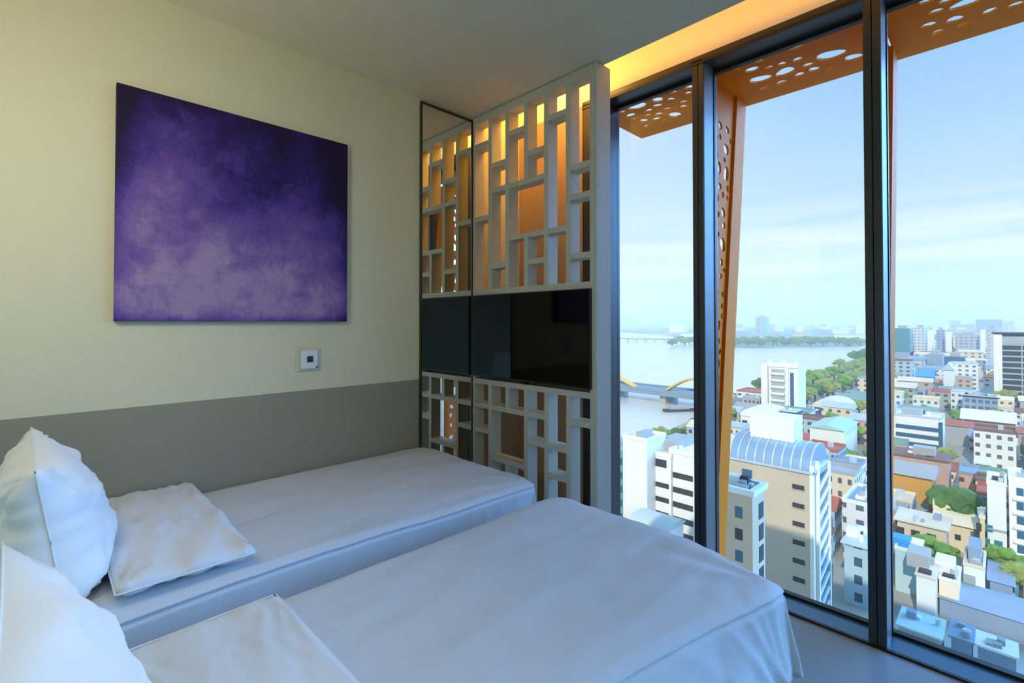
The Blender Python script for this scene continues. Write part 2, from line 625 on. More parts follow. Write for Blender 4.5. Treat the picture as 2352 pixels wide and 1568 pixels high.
th = empty('thermostat', (0.951, YL, 1.136), label='small white square thermostat with dark display on the cream wall', cat='thermostat')
box('body', (-0.042, -0.022, -0.046), (0.042, -0.006, 0.046), M_plas, th, bevel=0.006)
box('back_plate', (-0.060, -0.006, -0.058), (0.060, 0.0, 0.058), mat('cream_plastic', srgb(206, 204, 180), 0.5), th, bevel=0.002)
box('display', (-0.014, -0.024, -0.012), (0.016, -0.0215, 0.018), M_lcd, th)
box('button', (0.028, -0.024, -0.040), (0.040, -0.0215, -0.034), M_lcd, th)


# ------------------------------------------------------------------ beds
def nn(x, y, z=0.0, s=1.0):
    return noise.noise(Vector((x * s, y * s, z)))


def grid_mesh(name, P, material, parent=None, thick=0.004, closed=False):
    nu, nv = len(P), len(P[0])
    vs = [p for row in P for p in row]
    fs = [(i * nv + j, (i + 1) * nv + j, (i + 1) * nv + j + 1, i * nv + j + 1) for i in range(nu - 1) for j in range(nv - 1)]
    me = bpy.data.meshes.new(name)
    me.from_pydata([tuple(v) for v in vs], [], fs)
    me.materials.append(material)
    me.shade_smooth()
    o = bpy.data.objects.new(name, me)
    COL.objects.link(o)
    if parent is not None: o.parent = parent
    if thick:
        m = o.modifiers.new('thickness', 'SOLIDIFY')
        m.thickness = thick
        m.offset = -1
    return o


def lin(a, b, n):
    return [a + (b - a) * i / (n - 1) for i in range(n)]


ZB = 0.606


def sheet(x0, x1, y1, yfun, hang, flare_to, seed, hang_left=0.12, ripple=0.012, foot_flare=0.02, folds=None, post=None):
    """linen lying on a mattress from x0 to x1, left edge y1, right edge yfun(x); drapes over foot and right side"""
    r = 0.035
    step = 0.0135
    fine = [0.004 * k for k in range(1, 24)]
    coarse = lambda a, b_: lin(a, b_, max(2, int((b_ - a) / step)))
    xs = coarse(x0, x1) + [x1 + q for q in fine] + coarse(x1 + 0.10, x1 + hang)
    ymin = min(yfun(x0), yfun(x1)) - hang
    ts = lin(-hang, 1.0, 10)
    # across: negative = distance beyond the right edge, 0..1 = on top, >1 = beyond left edge
    na, nb, ncc = int(hang / step), int((y1 - yfun(x1)) / step), int(hang_left / step) + 1
    cross = [('r', -q) for q in reversed(fine + coarse(0.10, hang))] + [('t', i / nb) for i in range(nb + 1)] + [('l', hang_left * (i + 1) / ncc) for i in range(ncc)]
    def ztop(bx, by, yr):
        z = ZB + 0.006 * nn(bx * 1.6, by * 7.0, seed) + 0.0035 * nn(bx * 4, by * 17, seed + 5) + 0.0016 * nn(bx * 14, by * 22, seed + 9)
        # plump middle, drooping rims
        dxe, dye = max(0.0, x1 - bx), max(0.0, min(by - yr, y1 - by))
        z -= 0.010 * math.exp(-dxe / 0.05) + 0.007 * math.exp(-dye / 0.05)
        # ridges radiating from the foot corner
        dd = math.hypot(dxe, by - yr)
        z += 0.006 * math.sin(9 * math.atan2(by - yr, dxe + 1e-5) + 4 * nn(bx, by, seed)) * math.exp(-dd / 0.35) * min(1, dd / 0.06)
        return z

    P = []
    for X in xs:
        row = []
        for kind, q in cross:
            xc_ = min(X, x1)
            ex = max(0.0, X - x1)
            yr = yfun(xc_)
            if kind == 'r':
                ey, sy, yb = -q, -1, yr
            elif kind == 't':
                ey, sy, yb = 0, 0, yr + (y1 - yr) * q
            else:
                ey, sy, yb = q, 1, y1
            e = math.hypot(ex, ey)
            # rounded plan corner
            bx, by = xc_, yb
            if e > 1e-6:
                dx, dy = ex / e, sy * ey / e
                hl = hang_left if sy > 0 and ex == 0 else hang * (1.06 if ex > 0 and ey > 0 else 1.0)
                e2 = min(e, hl)
                arc = r * PI / 2
                if e2 < arc:
                    a = e2 / r
                    out, dn = r * math.sin(a), r * (1 - math.cos(a))
                else:
                    out, dn = r, r + (e2 - arc)
                k = min(1.0, dn / hang)
                ang = math.atan2(dy, dx)
                if sy < 0:
                    fl = (yr - flare_to) * abs(dy) + foot_flare * dx
                elif sy > 0:
                    fl = 0.01
                else:
                    fl = foot_flare
                out += max(0, fl) * k ** 1.1
                # folds fanning out from the corner
                if ex > 0 and ey > 0 and sy < 0:
                    out += 0.020 * math.sin(ang * 11 + 0.6 + 2 * nn(X * 3, q * 3, seed)) * k
                # a soft stitched ridge just under the rim
                out += 0.0045 * math.exp(-((e2 - 0.036) / 0.005) ** 2) - 0.005 * math.exp(-((e2 - 0.047) / 0.006) ** 2)
                w = ripple * k * (0.8 * nn(X * 5.0 + dn * 2, q * 1.2 + seed, seed, 1) + 0.6 * nn(X * 14 + dn * 3, dn * 2, seed + 3))
                if folds:
                    for fx, fw, fa, sl in folds:
                        if sy < 0 and ex == 0:
                            w += fa * k * math.exp(-((X - fx - sl * dn) / fw) ** 2)
                out += w
                row.append(Vector((bx + dx * out, by + dy * out, ztop(bx, by, yr) - dn)))
            else:
                z = ztop(bx, by, yr)
                row.append(Vector((bx, by, z)))
        P.append(row)
    if post:
        P = [[post(p) for p in row] for row in P]
    return P


def make_bed(label, xf, ya, yb, yfun=None):
    t = empty('bed', (0, 0, 0), label=label, cat='bed', group='twin beds')
    m = MB()
    if yfun is None:
        pts = [(XH + 0.02, ya), (xf, ya), (xf, yb), (XH + 0.02, yb)]
    else:
        pts = [(XH + 0.02, yfun(XH) + .0), (0.6, yfun(0.6)), (xf, yfun(xf)), (xf, yb), (XH + 0.02, yb)]
    MB().prism(pts, 0.34, ZB - 0.016).build('mattress', M_sheet, t, bevel=0.03)
    box('bed_base', (XH + 0.03, ya + 0.01, 0.06), (xf - 0.02, yb - 0.01, 0.335), M_base, t, bevel=0.01)
    for lx in (XH + 0.12, xf - 0.12):
        for ly in (ya + 0.1, yb - 0.1):
            MB().tube([(lx, ly, 0.0), (lx, ly, 0.06)], 0.022, 12).build('leg', M_frame, t)
    return t


B1y = lambda x: 1.548 + 0.018 * math.sin(3 * x)
make_bed('twin bed pushed against the left wall below the purple painting', 1.585, 1.585, 2.365)
g = grid_mesh('fitted_sheet', sheet(XH + 0.01, 1.60, 2.368, B1y, 0.40, 1.535, 2.0, hang_left=0.05, ripple=0.010,
                                    folds=[(1.50, 0.02, 0.016, 0.10), (1.42, 0.018, 0.012, -0.1), (1.31, 0.02, 0.017, 0.12), (1.24, 0.014, 0.010, 0.2), (1.05, 0.02, 0.014, -0.45), (0.98, 0.02, 0.010, -0.3)]), M_sheet)
tag(g, 'white sheet stretched over the bed beside the left wall', 'sheet', 'bed linen')


def B2y(x):
    k = max(0.0, 1.49 - x)
    return 0.452 + 0.265 * k - 0.05 * k * k


make_bed('twin bed nearest the camera with its foot towards the windows', 1.44, 0.55, 1.28)
def foot_curve(p):
    a = min(1, max(0, (0.80 - p.y) / 0.36))
    b_ = min(1, max(0, (p.x - 1.1) / 0.4))
    a, b_ = a * a * (3 - 2 * a), b_ * b_ * (3 - 2 * b_)
    return Vector((p.x - 0.075 * a * b_, p.y + 0.012 * b_ * a, p.z))


g = grid_mesh('bed_cover', sheet(XH + 0.01, 1.55, 1.305, B2y, 0.25, 0.435, 7.0, hang_left=0.22, ripple=0.022, foot_flare=0.0,
                                 folds=[(1.46, 0.012, 0.010, 0.25), (1.40, 0.014, 0.012, 0.4), (1.32, 0.016, 0.014, 0.7), (1.20, 0.02, 0.012, 1.0), (1.0, 0.03, 0.010, 1.4)], post=foot_curve), M_sheet)
tag(g, 'smooth white cover draped over the nearer bed with loose folds at the foot corner', 'bed cover', 'bed linen')
hd = MB()
hd.tube([(0.447 - 0.012 * (i / 20) + 0.004 * math.sin(i * .9), 1.30 - 0.62 * i / 20, ZB + 0.002 + 0.002 * math.sin(i * 1.3)) for i in range(21)], 0.0065, 8)
h = hd.build('folded_hem', M_sheet, g, smooth=True)


# ------------------------------------------------------------------ pillows
def pillow(name, w, h, t, seed, wrinkle=0.006, corner=0.05, n=44, sag=0.0, pw=0.5, linen=None):
    """pillow in the local y (width) / z (height) plane, thickness along x; seam all round"""
    def surf(side):
        P = []
        for i in range(n + 1):
            row = []
            u = -1 + 2 * i / n
            for j in range(n + 1):
                v = -1 + 2 * j / n
                pull_y = 1 - corner * (1 - u * u) * 0  # filled below
                y = u * (w / 2) * (1 - corner * (1 - v * v) ** 1.0)
                z = v * (h / 2) * (1 - corner * (1 - u * u) ** 1.0)
                prof = max(0.0, (1 - abs(u) ** 2.6)) ** pw * max(0.0, (1 - abs(v) ** (5.5 if v < 0 and sag else 2.6))) ** pw
                x = side * t / 2 * prof * (1 - sag * v)
                cr = nn(u * 2.2 + 3 * side, v * 2.2, seed) * wrinkle * 2.2 + nn(u * 6, v * 6 + side, seed + 4) * wrinkle
                # creases radiating from corners
                for cu in (-1, 1):
                    for cv in (-1, 1):
                        du, dv = u - cu, v - cv
                        d = math.hypot(du, dv)
                        if d < 0.8:
                            cr += wrinkle * 1.1 * math.sin(14 * math.atan2(abs(dv), abs(du) + 1e-6) + seed) * min(1, d * 5) * (1 - d / 0.8)
                x += side * cr * min(1, prof * 3)
                row.append(Vector((x, y, z)))
            P.append(row)
        return P
    A, B = surf(1), surf(-1)
    vs, fs = [], []
    idx = {}
    for s, P in ((1, A), (-1, B)):
        for i in range(n + 1):
            for j in range(n + 1):
                edge = i in (0, n) or j in (0, n)
                if s == -1 and edge:
                    idx[s, i, j] = idx[1, i, j]
                else:
                    idx[s, i, j] = len(vs)
                    vs.append(P[i][j])
        for i in range(n):
            for j in range(n):
                q = [idx[s, i, j], idx[s, i + 1, j], idx[s, i + 1, j + 1], idx[s, i, j + 1]]
                fs.append(tuple(q if s == 1 else reversed(q)))
    me = bpy.data.meshes.new(name)
    me.from_pydata([tuple(v) for v in vs], [], fs)
    me.materials.append(linen or M_pillow)
    me.shade_smooth()
    o = bpy.data.objects.new(name, me)
    COL.objects.link(o)
    # piped seam round the rim
    ring = [A[i][0] for i in range(n + 1)] + [A[n][j] for j in range(1, n + 1)] + [A[i][n] for i in range(n - 1, -1, -1)] + [A[0][j] for j in range(n - 1, -1, -1)]
    s = MB().tube(ring, 0.0022, 6).build('seam', M_pillow, o, smooth=True)
    return o


p1 = pillow('pillow', 0.68, 0.375, 0.25, 3.0, wrinkle=0.009, corner=0.10, sag=0.25)
p1.location = (0.018, 1.945, 0.783)
p1.rotation_euler = (math.radians(0), math.radians(-9), math.radians(1))
tag(p1, 'plump white pillow standing upright on the wall-side bed against the grey band', 'pillow', 'white pillows')
p2 = pillow('pillow', 0.66, 0.375, 0.26, 11.0, wrinkle=0.009, corner=0.10, sag=0.25)
p2.location = (-0.004, 0.79, 0.783)
p2.rotation_euler = (math.radians(0), math.radians(-9), math.radians(1))
tag(p2, 'plump white pillow standing in the bottom left foreground on the nearer bed', 'pillow', 'white pillows')
# flat pillows
p3 = pillow('flat_pillow', 0.845, 0.325, 0.060, 21.0, wrinkle=0.007, corner=0.0, pw=0.28, linen=M_sheet2)
p3.rotation_euler = (0, math.radians(90), 0)
p3.location = (0.303, 1.978, ZB + 0.032)
tag(p3, 'flat white pillow lying flat on the wall-side bed in front of the upright pillow', 'pillow', 'flat pillows')
p4 = pillow('flat_pillow', 0.80, 0.315, 0.03, 31.0, wrinkle=0.003, corner=0.0, pw=0.28, linen=M_sheet2)
p4.rotation_euler = (0, math.radians(90), math.radians(1))
p4.location = (0.288, 0.910, ZB + 0.016)
tag(p4, 'flat white pillow lying at the head of the nearer bed left of its folded hem', 'pillow', 'flat pillows')


# ------------------------------------------------------------------ perforated gold sunshades outside
def perforated(name, outline, holes, thick, to3d, material, parent=None):
    cu = bpy.data.curves.new(name, 'CURVE')
    cu.dimensions = '2D'
    cu.fill_mode = 'BOTH'
    cu.extrude = thick / 2
    for poly in [outline] + holes:
        sp = cu.splines.new('POLY')
        sp.points.add(len(poly) - 1)
        for i, p in enumerate(poly):
            sp.points[i].co = (p[0], p[1], 0, 1)
        sp.use_cyclic_u = True
    tmp = bpy.data.objects.new(name, cu)
    COL.objects.link(tmp)
    dg = bpy.context.evaluated_depsgraph_get()
    me = bpy.data.meshes.new_from_object(tmp.evaluated_get(dg))
    bpy.data.objects.remove(tmp)
    bpy.data.curves.remove(cu)
    for v in me.vertices:
        v.co = to3d(v.co.x, v.co.y, v.co.z)
    me.shade_flat()
    me.materials.clear()
    me.materials.append(material)
    o = bpy.data.objects.new(name, me)
    COL.objects.link(o)
    if parent is not None: o.parent = parent
    return o


def make_holes(x0, x1, y0, y1, seed, inside=None, dens=1.0, rmin=0.022, rmax=0.072, tries=4000):
    rnd = random.Random(seed)
    hs = []
    # clusters with plain metal between them
    for _ in range(tries):
        r = rnd.choice((rnd.uniform(rmin, rmax * 0.6), rnd.uniform(rmax * 0.6, rmax)))
        x, y = rnd.uniform(x0 + r + .02, x1 - r - .02), rnd.uniform(y0 + r + .02, y1 - r - .02)
        if noise.noise(Vector((x * 2.4, y * 2.4, seed))) < -0.36 * dens: continue
        if inside and not inside(x, y, r): continue
        if any(math.hypot(x - h[0], y - h[1]) < r + h[2] + 0.014 for h in hs): continue
        hs.append((x, y, r, rnd.uniform(0, 6.28), rnd.uniform(0.7, 1.0), rnd.randint(0, 999)))
    out = []
    for x, y, r, a, el, sd in hs:
        pts = []
        for k in range(14):
            q = 2 * PI * k / 14
            rr = r * (0.93 + 0.1 * math.cos(2 * q + sd) + 0.05 * math.cos(3 * q + sd * 2))
            px, py = rr * math.cos(q), rr * math.sin(q) * el
            pts.append((x + px * math.cos(a) - py * math.sin(a), y + px * math.sin(a) + py * math.cos(a)))
        out.append(pts)
    return out


CZ = 2.78
XO, XI = 3.395, 2.66


def canopy(y0, y1, seed, label):
    """horizontal perforated tray: perforated lower sheet, upstand rim at its outer edge and ends"""
    t = empty('sunshade_canopy', (XI, y0, CZ), label=label, cat='sunshade', group='perforated golden sunshade panels')
    w, d = y1 - y0, XO - XI
    holes = make_holes(0.05, d - 0.12, 0.06, w - 0.10, seed)
    perforated('perforated_sheet', [(0, 0), (d, 0), (d, w), (0, w)], holes, 0.012, lambda x, y, z: (x, y, z + 0.006), M_gold, t)
    rim = MB()
    rim.box((d - 0.02, 0, 0.012), (d, w, 0.05)).box((0, 0, 0.012), (d - 0.02, 0.012, 0.05)).box((0, w - 0.012, 0.012), (d - 0.02, w, 0.05))
    rim.box((d - 0.10, 0.012, 0.035), (d - 0.02, w - 0.012, 0.045))
    rim.build('rim', M_gold, t)
    return t


def fin(y, ztop, zbot, top_out, bot_out, seed, label):
    """vertical perforated blade, wider at the top, with a solid outer rim"""
    t = empty('sunshade_fin', (XI, y, 0), label=label, cat='sunshade', group='perforated golden sunshade fins')
    out = lambda z: bot_out + (top_out - bot_out) * (z - zbot) / (ztop - zbot) - XI
    rim = 0.15
    hs = make_holes(0.02, top_out - XI, zbot, ztop, seed, inside=lambda x, z, r: x + r < out(z) - rim - 0.01 and zbot + .05 < z < ztop - .22, dens=9.0, rmin=0.018, rmax=0.05, tries=14000)
    perforated('perforated_sheet', [(0, zbot), (out(zbot), zbot), (out(ztop), ztop), (0, ztop)], hs, 0.012, lambda x, zz, q: (x, q, zz), M_gold, t)
    m = MB()
    for a, b, ya, yb in ((rim, 0.0, -0.024, -0.006), (rim, 0.0, 0.006, 0.024), (0.014, 0.0, -0.006, 0.006)):
        m.add([(out(zbot) - a, ya, zbot), (out(zbot) - b, ya, zbot), (out(zbot) - b, yb, zbot), (out(zbot) - a, yb, zbot),
               (out(ztop) - a, ya, ztop), (out(ztop) - b, ya, ztop), (out(ztop) - b, yb, ztop), (out(ztop) - a, yb, ztop)],
              [(0, 3, 2, 1), (4, 5, 6, 7), (0, 1, 5, 4), (1, 2, 6, 5), (2, 3, 7, 6), (3, 0, 4, 7)])
    m.build('solid_rim', M_gold, t)
    return t


canopy(1.225, 1.985, 5, 'perforated golden sunshade panel above the left window pane, the one ending in a free corner')
canopy(0.42, 1.20, 8, 'perforated golden sunshade panel above the middle window pane')
canopy(-0.95, 0.390, 15, 'perforated golden sunshade panel above the right window pane')
fin(1.205, CZ, -0.6, 3.36, 2.90, 3, 'tall perforated golden fin standing outside the middle window pane')
fin(0.405, CZ, -0.6, 3.34, 2.88, 4, 'tall golden fin seen edge-on outside the right window pane')

# ------------------------------------------------------------------ the hotel itself (casts the shade over the nearest streets)
M_hotel = mat('hotel_render', srgb(196, 192, 182), 0.8)
ZG = H - 50.0
hb = MB()
hb.box((-24, -45, ZG), (2.42, 26, -0.255))
hb.box((-24, -45, 3.205), (2.42, 26, H + 27))
hb.box((-24, 2.615, -0.255), (2.42, 26, 3.205))
hb.box((-24, -45, -0.255), (2.42, -3.205, 3.205))
hb.box((-24, -3.205, -0.255), (-0.53, 2.615, 3.205))
struct(hb.build('hotel_tower', M_hotel))

# ------------------------------------------------------------------ ground and water
M_street = mat('street_ground', srgb(170, 168, 156), 0.95, noise_amt=0.3, noise_scale=0.035)
M_far = mat('far_land', srgb(120, 140, 116), 0.95, noise_amt=0.45, noise_scale=0.012)
M_hill = mat('hill_forest', srgb(78, 104, 84), 0.95, noise_amt=0.2, noise_scale=0.004)
M_quay = mat('quay_concrete', srgb(176, 172, 156), 0.9)
M_grass = mat('park_grass', srgb(120, 150, 70), 0.95, noise_amt=0.3, noise_scale=0.06)


def water_mat():
    m = bpy.data.materials.new('river_water')
    m.use_nodes = True
    N, L = m.node_tree.nodes, m.node_tree.links
    p = N['Principled BSDF']
    p.inputs['Base Color'].default_value = srgb(226, 216, 196)
    p.inputs['Roughness'].default_value = 0.22
    p.inputs['IOR'].default_value = 1.6
    tc = N.new('ShaderNodeTexCoord')
    n = N.new('ShaderNodeTexNoise')
    n.inputs['Scale'].default_value = 0.35
    n.inputs['Detail'].default_value = 6
    L.new(tc.outputs['Object'], n.inputs['Vector'])
    b = N.new('ShaderNodeBump')
    b.inputs['Strength'].default_value = 0.35
    b.inputs['Distance'].default_value = 0.5
    L.new(n.outputs[0], b.inputs['Height'])
    L.new(b.outputs[0], p.inputs['Normal'])
    return m


def g2(u, v, z=ZG):
    p = on_z(u, v, z)
    return (p.x, p.y)


ZW = ZG - 1.6
wt = MB()
wt.add([(60, -9000, ZW), (16000, -9000, ZW), (16000, 16000, ZW), (-200, 16000, ZW), (-200, 60, ZW)], [(0, 1, 2, 3, 4)])
o = wt.build('river', water_mat())
tag(o, 'broad pale river reflecting the bright sky', 'river', kind='stuff')
# the near city bank
shore = [g2(1250, 1075), g2(1420, 1030), g2(1500, 1005), g2(1587, 968), g2(1650, 930), g2(1700, 905), g2(1760, 890), g2(1835, 873), g2(1885, 852), g2(1930, 836), g2(1975, 821), g2(2010, 811), g2(2050, 802)]
land = [(2.42, -1500), (2.42, 90)] + [(30, 160)] + shore + [(shore[-1][0] + 500, shore[-1][1] + 60), (shore[-1][0] + 500, -1500)]
lm = MB()
lm.prism([(x, y) for x, y in land], ZG - 4, ZG)
o = lm.build('city_ground', M_street)
struct(o)
# embankment wall and promenade along the shore
em = MB()
for i in range(1, len(shore) - 1):
    a, b = Vector(shore[i] + (0,)), Vector(shore[i + 1] + (0,))
    dv = (b - a).normalized()
    nrm = Vector((-dv.y, dv.x, 0))
    w = 3.5
    em.prism([(a.x + nrm.x * .6, a.y + nrm.y * .6), (b.x + nrm.x * .6, b.y + nrm.y * .6), (b.x - nrm.x * w, b.y - nrm.y * w), (a.x - nrm.x * w, a.y - nrm.y * w)], ZG - 3.9, ZG + 0.35)
struct(em.build('embankment', M_quay))
# far bank
fs = [g2(1470, 765), g2(1535, 767), g2(1560, 778), g2(1640, 795), g2(1740, 798), g2(1860, 797), g2(2050, 790), g2(2420, 790)]
fl = MB()
fl.prism(fs + [(12000, fs[-1][1] - 400), (14000, 6000), (9000, 9000)], ZG - 4, ZG - 0.3)
fl.prism([g2(1300, 757), g2(1480, 758), g2(1500, 764), g2(1560, 764), (9000, 9000), (3000, 12000)], ZG - 4, ZG - 0.35)
struct(fl.build('far_bank_ground', M_far))


def hills(name, u0, u1, hfun, depth, material, n=60):
    """a ridge standing at its real distance, with slopes on both sides"""
    rows = []
    for i in range(n + 1):
        u = u0 + (u1 - u0) * i / n
        d = at_depth(u, 740, depth)
        h = hfun(i / n, u)
        dirv = Vector((d.x, d.y, 0)).normalized()
        prof = []
        for k, (s, zf) in enumerate(((-1500, 0), (-800, .45), (-300, .86), (0, 1), (500, .7), (1500, 0))):
            jz = 1 + 0.12 * noise.noise(Vector((u * 0.03, k * 1.7, 0)))
            prof.append(Vector((d.x, d.y, ZG - 2)) + dirv * s + Vector((0, 0, h * zf * jz)))
        rows.append(prof)
    return grid_mesh(name, rows, material, None, thick=0)


struct(hills('hills', 1990, 2700, lambda t, u: 40 + 300 * math.exp(-((u - 2260) / 150) ** 2) + 60 * math.sin(u * 0.021) + 25 * math.sin(u * .07), 9500, M_hill))
struct(hills('hills_west', 1250, 1640, lambda t, u: max(6, 55 + 130 * math.exp(-((u - 1435) / 26) ** 2) + 18 * math.sin(u * .05)), 8500, M_hill))


# ------------------------------------------------------------------ haze over the city: a thin layer of real air
def haze():
    m = bpy.data.materials.new('haze')
    m.use_nodes = True
    N, L = m.node_tree.nodes, m.node_tree.links
    N.clear()
    o = N.new('ShaderNodeOutputMaterial')
    s = N.new('ShaderNodeVolumeScatter')
    s.inputs['Color'].default_value = (1.0, 0.93, 0.86, 1)
    s.inputs['Density'].default_value = HAZE
    s.inputs['Anisotropy'].default_value = 0.0
    L.new(s.outputs[0], o.inputs['Volume'])
    b = MB().box((30, -4000, ZG - 6), (12000, 12000, ZG + 260)).build('haze', m)
    tag(b, 'thin bluish haze hanging over the distant city and river', 'haze', kind='stuff')


HAZE = 0.00030
haze()


# ------------------------------------------------------------------ buildings
def wallmat(name, c, win=None, sx=3.2, sz=3.3, wx=0.5, wz=0.45, rough=0.85, glass=False):
    """painted wall; 'win' colours a regular grid of window openings with real-size spacing"""
    key = 'facade_' + name
    if key in MATS: return MATS[key]
    m = mat(key, c, rough, noise_amt=0.05, noise_scale=0.15)
    if win is not None:
        N, L = m.node_tree.nodes, m.node_tree.links
        p = N['Principled BSDF']
        src = p.inputs['Base Color'].links[0].from_socket
        tc = N.new('ShaderNodeTexCoord')
        sep = N.new('ShaderNodeSeparateXYZ')
        L.new(tc.outputs['Object'], sep.inputs[0])

        def M(op, a, b=0.0):
            n = N.new('ShaderNodeMath')
            n.operation = op
            for i, q in enumerate((a, b)):
                if isinstance(q, (int, float)): n.inputs[i].default_value = q
                else: L.new(q, n.inputs[i])
            return n.outputs[0]
        h = M('ADD', sep.outputs['X'], sep.outputs['Y'])
        fx = M('FRACT', M('DIVIDE', h, sx))
        fz = M('FRACT', M('DIVIDE', sep.outputs['Z'], sz))
        ax = M('LESS_THAN', M('ABSOLUTE', M('SUBTRACT', fx, 0.5)), wx / 2)
        az = M('LESS_THAN', M('ABSOLUTE', M('SUBTRACT', fz, 0.5)), wz / 2)
        k = M('MULTIPLY', ax, az)
        mx = N.new('ShaderNodeMix')
        mx.data_type = 'RGBA'
        L.new(k, mx.inputs[0])
        L.new(src, mx.inputs[6])
        mx.inputs[7].default_value = win
        L.new(mx.outputs[2], p.inputs['Base Color'])
        if glass:
            ro = M('SUBTRACT', rough, M('MULTIPLY', k, rough - 0.15))
            L.new(ro, p.inputs['Roughness'])
    return m


W_ = lambda n, r, g, b: mat('paint_' + n, srgb(r, g, b), 0.8, noise_amt=0.06, noise_scale=0.2)
C_white = W_('white', 236, 234, 226)
C_cream = W_('cream', 226, 212, 182)
C_beige = W_('beige', 198, 182, 158)
C_grey = W_('grey', 168, 170, 168)
C_bgrey = W_('blue_grey', 140, 158, 176)
C_teal = W_('teal', 128, 162, 150)
C_red = W_('terracotta', 178, 104, 82)
C_orange = W_('orange', 214, 158, 64)
C_brown = W_('brown', 130, 96, 80)
C_dgl = mat('dark_glazing', srgb(44, 54, 64), 0.15)
C_bgl = mat('blue_glazing', srgb(62, 100, 128), 0.15)
C_tgl = mat('teal_glazing', srgb(60, 130, 138), 0.2)
C_dark = mat('dark_opening', srgb(58, 60, 62), 0.6)
C_met = mat('pale_metal_roof', srgb(196, 208, 216), 0.45, metal=0.2, noise_amt=0.08, noise_scale=0.4)
FOOT = []


class B:
    """an axis-aligned building whose near (south-west) corner stands on the sight line of column u at depth d;
    its west face runs north to column ul, its roof level is read at row vt; local origin = near corner on the ground"""

    def __init__(s, name, label, u, vt, d, ul=None, wy=None, wx=10.0, base=ZG, cat='building', group=None, kind=None):
        c = at_depth(u, vt, d)
        s.x, s.y, s.zt = c.x, c.y, c.z
        if wy is None:
            r = ray(ul, 740)
            wy = s.x * r.y / r.x - s.y
        s.wy, s.wx, s.h = wy, wx, s.zt - base
        s.e = empty(name, (s.x, s.y, base), label=label, cat=cat, group=group, kind=kind)
        FOOT.append((s.x, s.y, s.x + wx, s.y + wy))

    def box(s, name, a, b, m, parent=None):
        return box(name, a, b, m, parent or s.e)

    def body(s, m, name='walls'):
        return s.box(name, (0, 0, 0), (s.wx, s.wy, s.h), m)

    def parapet(s, m, h=0.9, t=0.3, name='parapet', over=0.1):
        q = MB()
        o = over
        q.box((-o, -o, s.h), (s.wx + o, t, s.h + h)).box((-o, s.wy - t, s.h), (s.wx + o, s.wy + o, s.h + h))
        q.box((-o, t, s.h), (t, s.wy - t, s.h + h)).box((s.wx - t, t, s.h), (s.wx + o, s.wy - t, s.h + h))
        return q.build(name, m, s.e)

    def roof(s, m, t=0.25, over=0.4, name='roof', z=None):
        z = s.h if z is None else z
        return s.box(name, (-over, -over, z), (s.wx + over, s.wy + over, z + t), m)

    def hip(s, m, rise=2.0, over=0.6, axis='y'):
        q = MB()
        o = over
        x0, y0, x1, y1, z = -o, -o, s.wx + o, s.wy + o, s.h
        if axis == 'y':
            q.prism_axis([(x0, z), (x1, z), ((x0 + x1) / 2, z + rise)], 'y', y0, y1)
        else:
            q.prism_axis([(y0, z), (y1, z), ((y0 + y1) / 2, z + rise)], 'x', x0, x1)
        return q.build('roof', m, s.e)

    def win_w(s, ys, zs, w, h, m, name='window', depth=0.12, out=False):
        """windows on the west (-X) face, each a part: pane set in a shallow frame"""
        for y in ys:
            for z in zs:
                x0 = -0.05 if not out else -depth
                s.box(name, (x0, y - w / 2, z), (0.25, y + w / 2, z + h), m)

    def win_s(s, xs, zs, w, h, m, name='window'):
        for x in xs:
            for z in zs:
                s.box(name, (x - w / 2, -0.05, z), (x + w / 2, 0.25, z + h), m)


crnd = random.Random(5)


def clutter(b, n):
    """roof-top boxes, tanks, cooling units and vents"""
    for _ in range(n):
        w, d, h = crnd.uniform(.7, 1.8), crnd.uniform(.7, 1.8), crnd.uniform(.5, 1.5)
        x, y = crnd.uniform(.5, max(.6, b.wx - w - .5)), crnd.uniform(.5, max(.6, b.wy - d - .5))
        if crnd.random() < .35:
            MB().tube([(x, y, b.h), (x, y, b.h + h + .3)], w * .4, 10).build('water_tank', crnd.choice((C_met, C_grey, C_white)), b.e)
        else:
            b.box('roof_unit', (x, y, b.h), (x + w, y + d, b.h + h), crnd.choice((C_white, C_grey, C_cream, C_bgrey, C_dark)))


# --- beige apartment tower with the barrel-vaulted roof
b = B('apartment_tower', 'beige apartment tower with blue-white barrel-vaulted roof seen through the middle window pane', 1866, 1088, 76, ul=1672, wx=9.5)
b.body(C_beige)
hgt = b.h
cornice = b.box('cornice', (-0.35, -0.2, hgt - 0.1), (b.wx + .3, b.wy + .3, hgt + 0.25), C_met)
vault = MB()
prof = [(b.wx / 2 + (b.wx / 2 + 0.1) * math.cos(q), hgt + 0.25 + 3.6 * math.sin(q)) for q in [PI - PI * k / 20 for k in range(21)]]
vault.prism_axis(prof, 'y', 0.1, b.wy - 0.1)
vt_ = vault.build('barrel_roof', mat('vault_glazing', srgb(150, 182, 208), 0.25, metal=0.3), b.e)
for k in range(10):
    y = 0.15 + (b.wy - 0.5) * k / 9
    rb = MB()
    pr = [(b.wx / 2 + (b.wx / 2 + 0.22) * math.cos(q), hgt + 0.25 + 3.75 * math.sin(q)) for q in [PI - PI * j / 20 for j in range(21)]]
    pi_ = [(b.wx / 2 + (b.wx / 2 + 0.05) * math.cos(q), hgt + 0.25 + 3.55 * math.sin(q)) for q in [PI * j / 20 for j in range(21)]]
    rb.prism_axis(pr + pi_, 'y', y, y + 0.22)
    rb.build('rib', C_met, vt_)
b.box('roof_house', (b.wx * 0.35, 3.5, hgt + 2.6), (b.wx * 0.9, b.wy - 2.5, hgt + 7.6), C_white)
wz = [hgt - 2.2 - 2.95 * k for k in range(9)]
